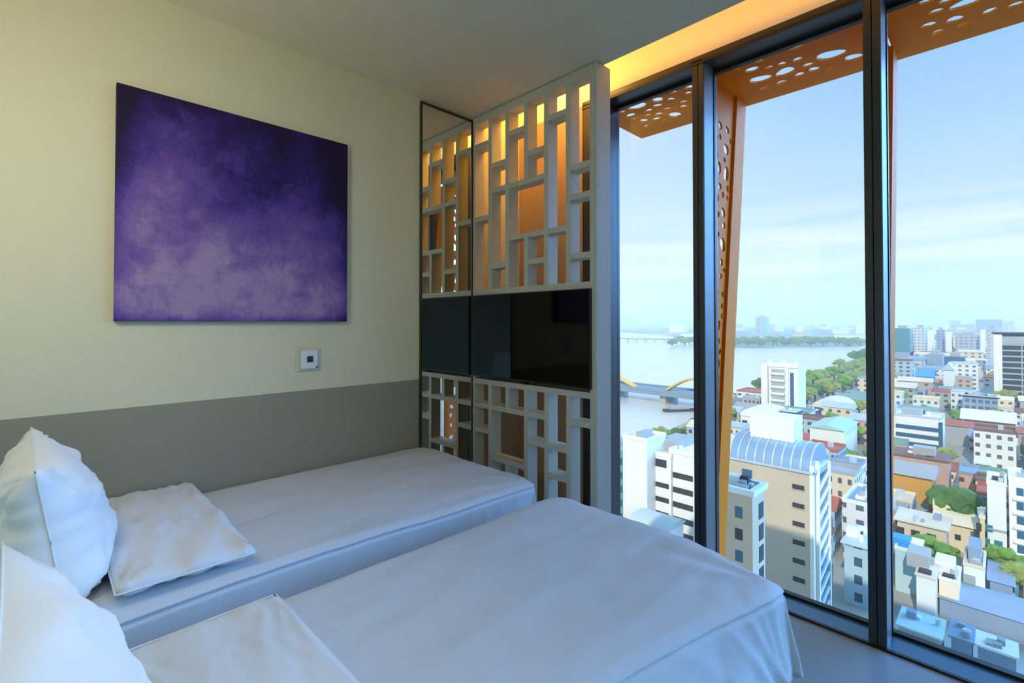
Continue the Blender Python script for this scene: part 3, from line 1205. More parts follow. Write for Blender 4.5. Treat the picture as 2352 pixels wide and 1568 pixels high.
for k, z in enumerate(wz):
    y = 2.0
    fr_ = b.box('window', (-0.06, y - 0.85, z - .75), (0.2, y + 0.85, z), C_dark)
    b.box('ledge', (-0.16, -0.95, -0.9) and (-0.16, y - 1.0, z - .87), (0.0, y + 1.0, z - .75), C_beige, fr_)
b.box('window_wide', (-0.06, b.wy - 3.9, hgt - 5.6), (0.2, b.wy - 2.2, hgt - 1.4), C_bgl)
b.box('corner_pilaster', (-0.25, -0.2, 0), (0.35, 0.35, hgt + 1.2), C_white)
b.box('corner_pilaster', (2.0, -0.45, 0), (2.6, 0.1, hgt + 1.5), C_white)
b.box('corner_pilaster', (b.wx - .6, -0.45, 0), (b.wx, 0.1, hgt + 0.2), C_white)
b.box('glazed_bay', (2.6, -0.12, 0), (b.wx - .6, 0.1, hgt - 1), C_bgl)
for k in range(12):
    z = hgt - 2.0 - 2.4 * k
    q = MB()
    x0, x1 = 2.6, b.wx - .6
    q.add([(x0, -0.35, z - 1.6), (x1, -0.35, z), (x1, -0.35, z + .55), (x0, -0.35, z - 1.05), (x0, -0.1, z - 1.6), (x1, -0.1, z), (x1, -0.1, z + .55), (x0, -0.1, z - 1.05)],
          [(0, 1, 2, 3), (7, 6, 5, 4), (0, 4, 5, 1), (1, 5, 6, 2), (2, 6, 7, 3), (3, 7, 4, 0)])
    q.build('diagonal_fin', C_white, b.e)

# --- lower beige annex to its left
b = B('apartment_block', 'narrow beige block with small square windows left of the barrel-roofed tower', 1728, 1140, 60, ul=1630, wx=4.5)
b.body(mat('warm_plaster', srgb(216, 190, 156), 0.85, noise_amt=0.05, noise_scale=0.3))
b.parapet(C_white, 0.7, 0.4, over=0.3)
clutter(b, 5)
for k in range(5):
    z = b.h - 3.1 - 2.75 * k
    b.box('window', (-0.06, 1.2, z), (0.2, 2.1, z + 1.4), C_bgl if k != 1 else C_dark)
    b.box('window', (-0.06, 4.0, z), (0.2, 4.9, z + 1.4), C_bgl)
    b.box('dark_balcony', (2.2, -0.06, z - .4), (3.8, 0.2, z + 1.6), C_dark)

# --- white slab block in the left bay
b = B('office_block', 'white office block with long dark window strips in the left window pane', 1600, 1052, 98, ul=1536, wx=22)
b.body(C_white)
b.parapet(C_white, 1.0)
clutter(b, 5)
bw = b.wy
for k in range(7):
    z = b.h - 5.0 - 3.05 * k
    b.box('window_strip', (-0.08, bw - 5.6 if bw > 7 else 0.8, z), (0.25, bw - 0.5, z + 1.15), C_dark)
d2 = B('office_block', 'white office wing with small dark windows beside the blank white stair tower', 1541, 1052, 101, ul=1486, wx=18)
d2.body(C_white)
d2.box('rooftop_room', (4, 0.5, d2.h), (12, d2.wy - .5, d2.h + 2.6), C_grey)
d2.parapet(C_white, 0.8)
d2.box('window_strip', (-0.08, 1.0, d2.h - 2.3), (0.25, d2.wy - 0.4, d2.h - 0.7), C_dark)
for k in range(6):
    z = d2.h - 6.6 - 3.05 * k
    d2.box('window_strip', (-0.08, 0.5, z), (0.25, 3.9, z + 1.0), C_dark)
    for yy in (5.0, 6.9):
        d2.box('window', (-0.08, yy - 0.5, z), (0.25, yy + 0.5, z + 1.0), C_dark)
d3 = B('stair_tower', 'blank white stair tower at the left end of the white office block', 1486, 1016, 101, ul=1430, wx=8)
d3.body(C_white)
d3.parapet(C_white, 0.8)
d3.box('roof_cap', (2, 2, d3.h), (6, d3.wy - 2, d3.h + 1.4), C_grey)
b = B('office_block', 'teal glazed building at the left edge of the view beside the blank white stair tower', 1431, 1036, 112, ul=1370, wx=14)
b.body(wallmat('tealgl', srgb(96, 160, 160), srgb(50, 96, 106), 2.2, 3.2, 0.8, 0.5, glass=True))
b.roof(C_grey, .3, .1)
clutter(b, 3)
b = B('market_hall', 'low pale green building with curved roof in front of the white office block', 1532, 1222, 82, ul=1446, wx=6)
b.body(C_white)
q = MB()
q.prism_axis([(b.wx / 2 + (b.wx / 2 + .3) * math.cos(t), b.h + 1.0 * math.sin(t)) for t in [PI - PI * k / 12 for k in range(13)]], 'y', -0.3, b.wy + .3)
q.build('roof', mat('pale_green_roof', srgb(196, 208, 200), 0.5), b.e)

# --- white hotel tower on the river bank
b = B('hotel', 'tall white hotel tower with wavy crown standing before the river', 1833, 843, 236, ul=1764, wx=13)
b.body(C_white)
h0 = b.h
q = MB()
n = 24
crown = [(b.wy * k / n, h0 + 1.2 + 1.6 * abs(math.cos(2 * PI * k / n)) ** 2) for k in range(n + 1)]
q.prism_axis([(b.wy, h0 - 0.5), (0, h0 - 0.5)] + crown, 'x', -0.5, 0.4)
q.build('crown', C_white, b.e)
for k in range(11):
    z = h0 - 4.3 - 3.35 * k
    bal = b.box('balcony', (-1.1, b.wy * 0.42, z), (0, b.wy * 0.92, z + 1.0), C_white)
    b.box('balcony_opening', (-0.06, b.wy * 0.44, z + 1.0), (0.2, b.wy * 0.9, z + 2.7), C_grey, bal)
b.box('glazed_strip', (-0.08, b.wy * 0.14, 8), (0.2, b.wy * 0.26, h0 - 3), C_bgl)
b.box('pilaster', (-0.8, b.wy * 0.3, 0), (0, b.wy * 0.40, h0 + 1), C_white)
b.box('side_wing', (1.5, b.wy, 0), (b.wx, b.wy + 4.0, h0 + 0.5), C_white)
b.box('brown_strip', (0.6, b.wy, 0), (1.5, b.wy + 0.5, h0), C_brown)  # solid brown strip between the tower and its side wing
b = B('exhibition_hall', 'low white hall with rounded roof in front of the white hotel tower', 1790, 965, 205, ul=1700, wx=16)
b.body(C_white)
q = MB()
q.prism_axis([(b.wy / 2 + (b.wy / 2 + .3) * math.cos(t), b.h + 4.2 * math.sin(t)) for t in [PI - PI * k / 14 for k in range(15)]], 'x', -0.4, b.wx)
q.build('roof', C_white, b.e)
for y in (4, 9, 13):
    b.box('window', (-0.1, y, b.h - 4), (0.2, y + 2.2, b.h - 2), C_dark)
b = B('glass_pavilion', 'dark blue glass pavilion with sloping front beside the white rounded hall', 1828, 948, 205, ul=1788, wx=10)
q = MB()
q.prism_axis([(-3.5, 0), (b.wx, 0), (b.wx, b.h), (0.5, b.h)], 'y', 0, b.wy)
q.build('walls', C_bgl, b.e)
b.roof(C_met, .3, .1)
clutter(b, 3)
b = B('warehouse', 'long dark blue warehouse with pale domed roof right of the white hotel tower', 1945, 942, 240, ul=1866, wx=20)
b.body(C_bgl)
q = MB()
q.prism_axis([(b.wy / 2 + (b.wy / 2 + .5) * math.cos(t), b.h + 4.5 * math.sin(t)) for t in [PI - PI * k / 14 for k in range(15)]], 'x', -0.4, b.wx)
q.build('roof', mat('sand_roof', srgb(226, 212, 186), 0.6), b.e)
b = B('shop_house', 'low pale grey house left of the dark blue warehouse', 1864, 948, 232, ul=1836, wx=12)
b.body(C_grey)
b.roof(C_white)
clutter(b, 3)
b = B('canteen', 'low building with pale teal glass roof between the rounded hall and the green hedge', 1938, 990, 168, ul=1858, wx=22)
b.body(C_white)
b.hip(mat('teal_roof', srgb(168, 206, 196), 0.4), 1.6, .6, 'x')
b = B('street_house', 'white flat-roofed house right of the barrel-roofed tower', 1995, 1165, 100, ul=1932, wx=14)
b.body(wallmat('whouse', srgb(226, 226, 220), srgb(90, 104, 112), 3.0, 3.2, 0.45, 0.4))
b.parapet(C_white, .8)
clutter(b, 5)
b.roof(C_bgrey, .15, -.3)
clutter(b, 3)
b = B('street_house', 'pale blue house with dark doorways low beside the barrel-roofed tower', 1998, 1262, 84, ul=1934, wx=10)
b.body(wallmat('bhouse', srgb(176, 200, 204), srgb(70, 90, 100), 3.4, 3.1, 0.35, 0.5))
b.roof(C_met, .25, .5)
clutter(b, 3)
b.box('water_tank', (3, 2, b.h + .2), (5, 4, b.h + 1.6), C_white)

# --- right-hand bay
b = B('office_tower', 'dark banded office tower with a white side wall at the right edge of the view', 2470, 768, 250, ul=2301, wx=26)
b.body(C_dgl)
for k in range(13):
    z = b.h - 6.5 - 3.2 * k
    b.box('floor_band', (-0.5, -0.3, z), (b.wx, b.wy, z + 0.8), C_grey)
b.box('top_band', (-0.5, -0.3, b.h - 5.6), (b.wx, b.wy, b.h - 1.5), C_grey)
b.box('roof_slab', (-1.4, -1, b.h), (b.wx, b.wy + 4.2, b.h + 0.8), C_dgl)
b.box('side_wall', (-0.6, b.wy, 0), (b.wx, b.wy + 3.4, b.h - 0.3), C_white)
b.box('podium', (-5, -3, 0), (0, b.wy + 1, 6.5), C_bgrey)
for k in range(2):
    y = b.wy * (k + .7) / 2.4
    b.box('column', (-0.52, y, 0), (-0.3, y + .5, b.h - 6), C_grey)
b = B('office_block', 'blue and white striped office building beside the second mullion', 2163, 965, 176, ul=2046, wx=14)
b.body(C_white)
for k in range(4):
    z = b.h - 4.6 - 3.1 * k
    b.box('window_band', (-0.12, 0.4, z), (0.2, b.wy - 1.2, z + 1.5), C_bgl)
b.box('corner_glazing', (-0.2, -0.2, 0), (1.2, 0.9, b.h - .8), C_bgl)
b.parapet(C_met, 0.8)
clutter(b, 5)
b.box('roof_room', (4, 6, b.h), (10, 12, b.h + 2.2), C_grey)
b = B('school', 'long blue-grey terrace building below the dark banded tower', 2292, 915, 232, ul=2208, wx=12)
b.body(wallmat('terr', srgb(150, 168, 190), srgb(86, 108, 140), 2.4, 3.2, 0.7, 0.5))
b.roof(C_grey, .4, .8)
clutter(b, 3)
b.parapet(C_cream, .5, .4, over=.8)
clutter(b, 5)
b = B('pagoda_hall', 'cream hall with broad curved roof right of the striped office building', 2325, 972, 196, ul=2212, wx=16)
b.body(C_grey)
b.hip(mat('cream_roof', srgb(232, 222, 186), 0.7), 3.4, 1.4, 'y')
b = B('row_houses', 'long row of red-roofed houses right of the striped office building', 2420, 1003, 178, ul=2168, wx=9)
b.body(C_grey)
b.hip(C_red, 1.8, .6, 'y')
b = B('villa', 'orange building with curved grey roof beside the second mullion', 2140, 1100, 122, ul=2046, wx=12)
b.body(C_orange)
b.box('lower_floor', (-0.6, 0.5, 0), (0, b.wy, b.h - 6.5), C_grey)
b.hip(C_grey, 2.2, .8, 'y')
b = B('shop_house', 'brown-roofed house with rubble-grey upper wall behind the orange building', 2178, 1062, 136, ul=2048, wx=10)
b.body(W_('dusty_rose', 196, 160, 140))
b.roof(C_brown, .4, .5)
clutter(b, 3)
b.box('roof_shed', (3, 3, b.h + .3), (7, 8, b.h + 2.6), C_grey)
b = B('cube_house', 'brown cube house with white frame in the middle of the right window pane', 2272, 1064, 150, ul=2236, wx=9)
b.body(C_brown)
b.box('white_frame', (-0.4, -0.4, b.h - .6), (b.wx, b.wy + .4, b.h + .2), C_white)
b.box('window', (-0.06, b.wy * .25, b.h - 4), (.2, b.wy * .7, b.h - 1.6), C_red)
b = B('apartment_block', 'tall white apartment block with rows of dark blue windows at the right edge', 2420, 1118, 98, ul=2312, wx=10)
b.body(C_white)
hh, ww = b.h, b.wy
for k in range(7):
    z = hh - 3.0 - 3.0 * k
    for j in range(3):
        y = ww - 2.2 - 2.9 * j
        fw = b.box('window', (-0.08, y - 1.1, z), (0.2, y + 1.1, z + 1.6), C_bgl)
        b.box('window_bar', (-0.12, y - 0.06, z), (-0.08, y + 0.06, z + 1.6), C_white, fw)
    b.box('balcony_slab', (-0.7, ww - 9.5, z - .9), (0, ww - .6, z - .55), C_white)
b.parapet(C_white, .8)
clutter(b, 5)
b = B('apartment_block', 'blank white apartment wall with few low windows beside the blue-windowed block', 2311, 1118, 97, ul=2262, wx=9)
b.body(C_white)
b.parapet(C_white, .7)
clutter(b, 5)
for y, z in ((2.6, 7.2), (1.2, 4.4), (3.0, 4.4), (1.2, 1.6)):
    b.box('window', (-0.08, y - .6, z), (.2, y + .6, z + 1.4), C_tgl)
b.box('ledge', (-0.3, 0, b.h - 9.2), (0, b.wy, b.h - 8.9), C_grey)
b = B('shop_house', 'slim yellow-cream house squeezed against the blank white apartment wall', 2262, 1192, 99, ul=2244, wx=8)
b.body(W_('yellow_cream', 226, 206, 150))
b.roof(C_white, .3, .1)
clutter(b, 3)
for z in (1, 4, 7):
    b.box('window', (-0.06, .5, z), (.2, 1.3, z + 1.6), C_dark)
b = B('shed_house', 'cream-roofed house in sunlight below the big dark green tree', 2236, 1212, 104, ul=2144, wx=11)
b.body(C_cream)
b.hip(mat('cream_sheet_roof', srgb(238, 228, 198), 0.6), 1.4, .7, 'y')  # sheet roof in one even pale cream
b.box('roof_box', (5, 3, b.h + 1), (9, 7, b.h + 3), C_cream)
b.box('window', (-0.06, 2, b.h - 3.4), (.2, 3, b.h - 2.2), C_dark)
b = B('town_house', 'pinkish cream terrace with awning left of the sunlit cream-roofed house', 2172, 1218, 97, ul=2056, wx=8)
b.body(W_('pinkish_cream', 222, 198, 170))
b.roof(C_cream, .3, .6)
clutter(b, 3)
for y in (1.5, 4, 6.5):
    b.box('window', (-0.06, y, b.h - 3), (.2, y + 1.4, b.h - 1.4), C_dark)
b = B('town_house', 'white house with a bright blue roof tank beside the second mullion', 2112, 1275, 88, ul=2050, wx=7)
b.body(W_('pale_aqua', 190, 214, 216))
b.parapet(C_white, .6)
clutter(b, 5)
b.box('roof_tank', (1.5, 1.5, b.h), (4.5, 4.2, b.h + 1.6), mat('blue_plastic', srgb(60, 150, 210), 0.5))
b = B('town_house', 'large white stepped house in sunlight with a blue-grey upper floor', 2262, 1310, 85, ul=2206, wx=9)
b.body(C_white)
b.box('upper_floor', (3, 0.5, b.h), (b.wx, b.wy - .5, b.h + 2.6), C_bgrey)  # upper floor in one even blue-grey paint
b.parapet(C_cream, .5)
clutter(b, 5)
b.box('window', (-0.06, 1.2, b.h - 3), (.2, 2.8, b.h - 1.5), C_grey)
b.box('ledge', (-0.7, 0, b.h - 5.2), (0, b.wy, b.h - 4.8), C_white)
b = B('town_house', 'cream cube house in sunlight between two white houses low in the right window pane', 2202, 1342, 81, ul=2150, wx=7)
b.body(W_('sunny_cream', 240, 222, 190))
b.parapet(C_white, .5)
clutter(b, 5)
b.box('roof_room', (2.5, .6, b.h), (6.5, 3.2, b.h + 2.2), C_white)
b = B('town_house', 'broad cream white house in sunlight left of the cream cube house', 2148, 1332, 80, ul=2098, wx=8)
b.body(C_white)
b.roof(C_cream, .3, .2)
clutter(b, 3)
b.box('roof_room', (3, 1, b.h), (7.5, 4, b.h + 2.4), C_grey)
b = B('shed', 'blue-grey metal shed with sloping roof right of the white stepped house', 2326, 1345, 84, ul=2266, wx=12)
b.body(C_bgrey)
b.hip(C_bgrey, 1.2, .4, 'y')
b = B('shed', 'wide low blue-grey shed across the bottom of the right window pane', 2460, 1462, 72, ul=2150, wx=9)
b.body(C_bgrey)
b.hip(C_bgrey, 0.8, .4, 'y')
b = B('kiosk', 'long white flat roof low in the bottom right corner of the right window pane', 2334, 1512, 66.5, ul=2236, wx=4)
b.body(C_bgrey)
b.roof(C_white, .3, .3)
clutter(b, 3)
b = B('shed', 'pale turquoise roofed shed at the foot of the second mullion', 2160, 1470, 70, ul=2056, wx=6)
b.body(C_grey)
b.roof(W_('turquoise', 186, 212, 212), .3, .3)
clutter(b, 3)
b = B('house', 'white house with a flat roof between the turquoise shed and the long white roof', 2232, 1478, 69.5, ul=2176, wx=5)
b.body(C_bgrey)
b.roof(C_bgrey, .3, .3)
clutter(b, 3)

# --- distant buildings
far = [
    ('office_tower', 'teal glass tower on the skyline beside the second mullion', 2090, 754, 560, 2050, 30, C_tgl, 5),
    ('office_tower', 'pale grey tower on the skyline right of the teal glass tower', 2124, 752, 640, 2099, 30, wallmat('f1', srgb(200, 206, 204), srgb(150, 160, 166), 4, 4, .6, .5), 0),
    ('apartment_tower', 'slim white tower on the skyline, third from the second mullion', 2143, 758, 700, 2128, 20, C_white, 0),
    ('apartment_tower', 'blue-grey tower between two white towers on the skyline', 2169, 758, 660, 2150, 24, wallmat('f2', srgb(150, 166, 190), srgb(104, 124, 152), 4, 4, .6, .5), 0),
    ('apartment_tower', 'white square block right of the blue-grey skyline tower', 2186, 762, 640, 2171, 20, C_white, 0),
    ('office_block', 'broad grey block in the middle of the skyline of the right window pane', 2250, 770, 620, 2194, 40, wallmat('f3', srgb(176, 180, 190), srgb(130, 138, 152), 5, 4, .6, .5), 0),
    ('apartment_tower', 'narrow white tower left of the tall grey slab', 2262, 757, 600, 2252, 18, C_white, 0),
    ('apartment_tower', 'tall pale grey slab standing just left of the dark banded tower', 2290, 757, 420, 2266, 16, wallmat('f4', srgb(186, 194, 192), srgb(150, 160, 166), 3.5, 3.4, .5, .4), 0),
    ('office_block', 'mid-rise blue block below the skyline in the right window pane', 2216, 820, 410, 2168, 22, C_bgl, 0),
    ('office_block', 'pale blue block left of the mid-rise blue block', 2165, 814, 450, 2128, 24, C_bgrey, 0),
    ('pavilion', 'bright blue roofed pavilion below the pale blue block', 2142, 866, 330, 2104, 18, mat('bright_blue', srgb(90, 160, 220), 0.5), 0),
    ('church', 'white arched building left of the small white gabled houses', 2190, 850, 330, 2165, 14, C_white, 3),
    ('hotel_tower', 'solitary tall tower standing across the river', 1757, 728, 1300, 1735, 30, wallmat('f5', srgb(178, 196, 204), srgb(120, 146, 164), 6, 5, .6, .6), 0),
    ('theatre', 'yellow building on the far bank right of the solitary tower', 1850, 768, 1240, 1826, 40, W_('far_yellow', 232, 196, 120), 0),
    ('stadium', 'long white roofed stadium on the far bank', 1985, 770, 1500, 1915, 60, C_white, 0),
    ('warehouse', 'white warehouse on the far bank at the foot of the solitary tower', 1788, 778, 1200, 1758, 40, C_white, 0),
]
for name, label, u, vt, d, ul, wx, m, extra in far:
    b = B(name, label, u, vt, d, ul=ul, wx=wx)
    b.body(m)
    if name in ('pavilion', 'stadium', 'church'):
        b.hip(C_met if name != 'pavilion' else m, 5, 1.0, 'x' if name == 'church' else 'y')
    else:
        b.box('roof_house', (b.wx * .25, b.wy * .25, b.h), (b.wx * .75, b.wy * .75, b.h + 3.5), C_grey)
    if extra:
        b.box('annex', (-2, 0, 0), (b.wx, b.wy * 0.95, b.h * 0.35), C_bgrey)

# ------------------------------------------------------------------ bridges
M_arch = mat('yellow_arch', srgb(232, 190, 96), 0.5)
M_deck = mat('bridge_deck', srgb(126, 146, 160), 0.7)
br = empty('arch_bridge', (0, 0, 0), label='road bridge with undulating yellow steel arches crossing the river', cat='bridge')
A = on_z(1380, 886, ZW + 7)
Bp = on_z(1590, 911, ZW + 7)
dirv = (Bp - A)
dirv.z = 0
Lab = dirv.length
dirv.normalize()
side = Vector((-dirv.y, dirv.x, 0))
if side.x < 0: side = -side
s0, s1 = -260, Lab + 34
m = MB()


def strip(mb, a, b, w0, w1, z0, z1):
    p = [A + dirv * a + side * w0, A + dirv * b + side * w0, A + dirv * b + side * w1, A + dirv * a + side * w1]
    mb.prism([(q.x, q.y) for q in p], z0, z1)


strip(m, s0, s1, 0, 22, ZW + 5.2, ZW + 7.6)
m.build('deck', M_deck, br)
m = MB()
strip(m, s0, s1, -0.2, 0.1, ZW + 7.6, ZW + 8.8)
strip(m, s0, s1, 21.9, 22.2, ZW + 7.6, ZW + 8.8)
m.build('railing', M_deck, br)
for a in range(int(s0), int(s1), 38):
    m = MB()
    strip(m, a, a + 4, 3, 19, ZW - 1, ZW + 5.3)
    m.build('pier', C_grey, br)
t0 = on_z(1475, 884, ZW + 8)
c0 = (t0 - A).dot(dirv)
t1 = on_z(1540, 893, ZW + 8)
c1 = (t1 - A).dot(dirv)
for (a, bb, hh) in ((c0 - 92, c0, 12.5), (c1, c1 + 43, 9.5)):
    for w in (8.5, 10.5, 12.5):
        pts = [A + dirv * (a + (bb - a) * k / 24) + side * w + Vector((0, 0, 0.5 + hh * math.sin(PI * k / 24))) for k in range(25)]
        MB().tube(pts, 0.75, 8).build('arch', M_arch, br, smooth=True)
m = MB()
fb = empty('girder_bridge', (0, 0, 0), label='long low distant bridge on many piers far up the river', cat='bridge')
A2, B2 = on_z(1330, 778, ZW + 6), on_z(1600, 781, ZW + 6)
d2v = (B2 - A2)
d2v.z = 0
L2 = d2v.length
d2v.normalize()
sd = Vector((-d2v.y, d2v.x, 0))
q = [A2, B2, B2 + sd * 12, A2 + sd * 12]
MB().prism([(p.x, p.y) for p in q], ZW + 6, ZW + 9).build('deck', M_deck, fb)
for k in range(13):
    p = A2 + d2v * (L2 * (k + .5) / 13)
    q = [p, p + d2v * 5, p + d2v * 5 + sd * 11, p + sd * 11]
    MB().prism([(w.x, w.y) for w in q], ZW - 1, ZW + 6).build('pier', C_grey, fb)

p = on_z(1566, 944, ZW)
bt = empty('river_boat', (p.x, p.y, ZW), math.radians(-35), label='dark low boat moored near the left mullion', cat='boat')
MB().prism([(-11, -2), (9, -2), (12, 0), (9, 2), (-11, 2)], -0.2, 1.4).build('hull', C_dark, bt)
box('cabin', (-8, -1.5, 1.4), (4, 1.5, 3.2), C_grey, bt)

# ------------------------------------------------------------------ trees
M_leaf = [mat('leaf_' + n, srgb(*c), 0.9, noise_amt=0.35, noise_scale=0.9) for n, c in (('dark', (82, 118, 54)), ('mid', (112, 150, 60)), ('olive', (142, 154, 78)))]
M_trunk = mat('bark', srgb(96, 80, 62), 0.9)


def crown_mesh(seed, m):
    bm = bmesh.new()
    rnd = random.Random(seed)
    for k in range(26):
        r = rnd.uniform(0.20, 0.36)
        q = Vector((rnd.gauss(0, 1), rnd.gauss(0, 1), rnd.gauss(0, 1))).normalized() * rnd.uniform(.35, .72)
        c = Vector((q.x, q.y, q.z * .7 + .1))
        bmesh.ops.create_icosphere(bm, subdivisions=2, radius=r, matrix=Matrix.Translation(c))
    for v in bm.verts:
        v.co *= 1 + 0.16 * noise.noise(v.co * 4 + Vector((seed, 0, 0))) + 0.16 * noise.noise(v.co * 11)
    me = bpy.data.meshes.new('crown')
    bm.to_mesh(me)
    bm.free()
    me.materials.append(m)
    return me


CROWNS = [crown_mesh(i, M_leaf[i % 3]) for i in range(6)]
TRUNK = MB().tube([(0, 0, 0), (0, 0, 1)], [0.09, 0.05], 6).mesh('trunk', M_trunk)


def tree(x, y, r, h, k, label, group=None, z=ZG, name='tree'):
    t = empty(name, (x, y, z), label=label, cat='tree', group=group)
    c = bpy.data.objects.new('crown', CROWNS[k % 6])
    COL.objects.link(c)
    c.parent = t
    c.location = (0, 0, h - r * 0.7)
    c.scale = (r, r, r * 0.8)
    c.rotation_euler = (0, 0, k * 1.3)
    s = bpy.data.objects.new('trunk', TRUNK)
    COL.objects.link(s)
    s.parent = t
    s.scale = (r * 1.4, r * 1.4, h - r)
    FOOT.append((x - r * .6, y - r * .6, x + r * .6, y + r * .6))
    return t


for (u, v, d, r, h, k, label) in (
        (2205, 1150, 112, 5.8, 12, 0, 'big dark green tree rising behind the sunlit cream-roofed house'),
        (2180, 1150, 116, 4.6, 11, 3, 'leafy tree at the left of the big dark green tree'),
        (2322, 1330, 90, 4.2, 8, 1, 'bushy yellow-green tree in front of the blue-windowed apartment block'),
        (2300, 1310, 93, 3.0, 7, 4, 'smaller yellow-green tree beside the blank white apartment wall'),
        (2345, 1345, 87, 3.4, 7, 2, 'olive tree at the right edge below the blue-windowed apartment block'),
        (1920, 1035, 165, 6.0, 9, 1, 'rounded green tree right of the barrel-roofed tower'),
        (1948, 1040, 160, 5.0, 8, 4, 'green tree beside the second mullion next to the rounded tree')):
    p = at_depth(u, v, d)
    tree(p.x, p.y, r, h, k, label)


# ------------------------------------------------------------------ dense low city, one object per house
def pt_in(poly, x, y):
    c = False
    for i in range(len(poly)):
        x1, y1 = poly[i]
        x2, y2 = poly[i - 1]
        if (y1 > y) != (y2 > y) and x < (x2 - x1) * (y - y1) / (y2 - y1) + x1: c = not c
    return c


def free(x0, y0, x1, y1):
    return not any(x0 < f[2] and x1 > f[0] and y0 < f[3] and y1 > f[1] for f in FOOT)


def uv_of(x, y, z):
    p = Vector((x, y, z - H))
    w = p.dot(FW)
    return CX + FPX * p.dot(RT) / w, CY - FPX * p.dot(UP) / w, w


walls = [('white', wallmat('h1', srgb(230, 228, 218), srgb(96, 106, 112), 3.1, 3.2, .45, .42)),
         ('cream', wallmat('h2', srgb(224, 208, 176), srgb(100, 92, 84), 3.4, 3.2, .4, .42)),
         ('grey', wallmat('h3', srgb(170, 172, 166), srgb(80, 88, 92), 2.8, 3.2, .5, .42)),
         ('pale blue', wallmat('h4', srgb(176, 194, 204), srgb(70, 90, 110), 3.0, 3.2, .5, .45)),
         ('pinkish', wallmat('h5', srgb(206, 168, 146), srgb(92, 74, 66), 3.3, 3.2, .4, .4))]
roofs = [('pale', C_met), ('terracotta', C_red), ('grey', C_grey), ('blue-grey', C_bgrey), ('cream', C_cream), ('teal', C_teal), ('white', C_white), ('brown', C_brown)]
rnd = random.Random(77)
ZONES = [(0, 130, 'in the nearest streets'), (130, 260, 'around the striped office building'), (260, 520, 'before the skyline towers'), (520, 5000, 'in the hazy city at the horizon')]
HOUSE, ROOFM, TANK = {}, {}, box('water_tank', (-.7, -.7, 0), (.7, .7, 1.5), C_met)
tank_me = TANK.data
bpy.data.objects.remove(TANK)
nh = nt_ = 0
cand = []
for (d0, d1, cell) in ((60, 130, 9.5), (130, 260, 13), (260, 520, 20), (520, 1000, 34)):
    gx = 40.0
    while gx < 1500:
        gy = -180.0
        while gy < 900:
            x, y = gx + rnd.uniform(-.12, .12) * cell, gy + rnd.uniform(-.12, .12) * cell
            p = Vector((x, y, 0))
            w = p.dot(Vector((math.cos(YAW), math.sin(YAW), 0)))
            if d0 <= w < d1:
                u, v, _ = uv_of(x, y, ZG)
                if 1385 < u < 2420 and v < 1640:
                    cand.append((w, x, y, cell, u, v))
            gy += cell
        gx += cell
cand.sort()
land_in = shore
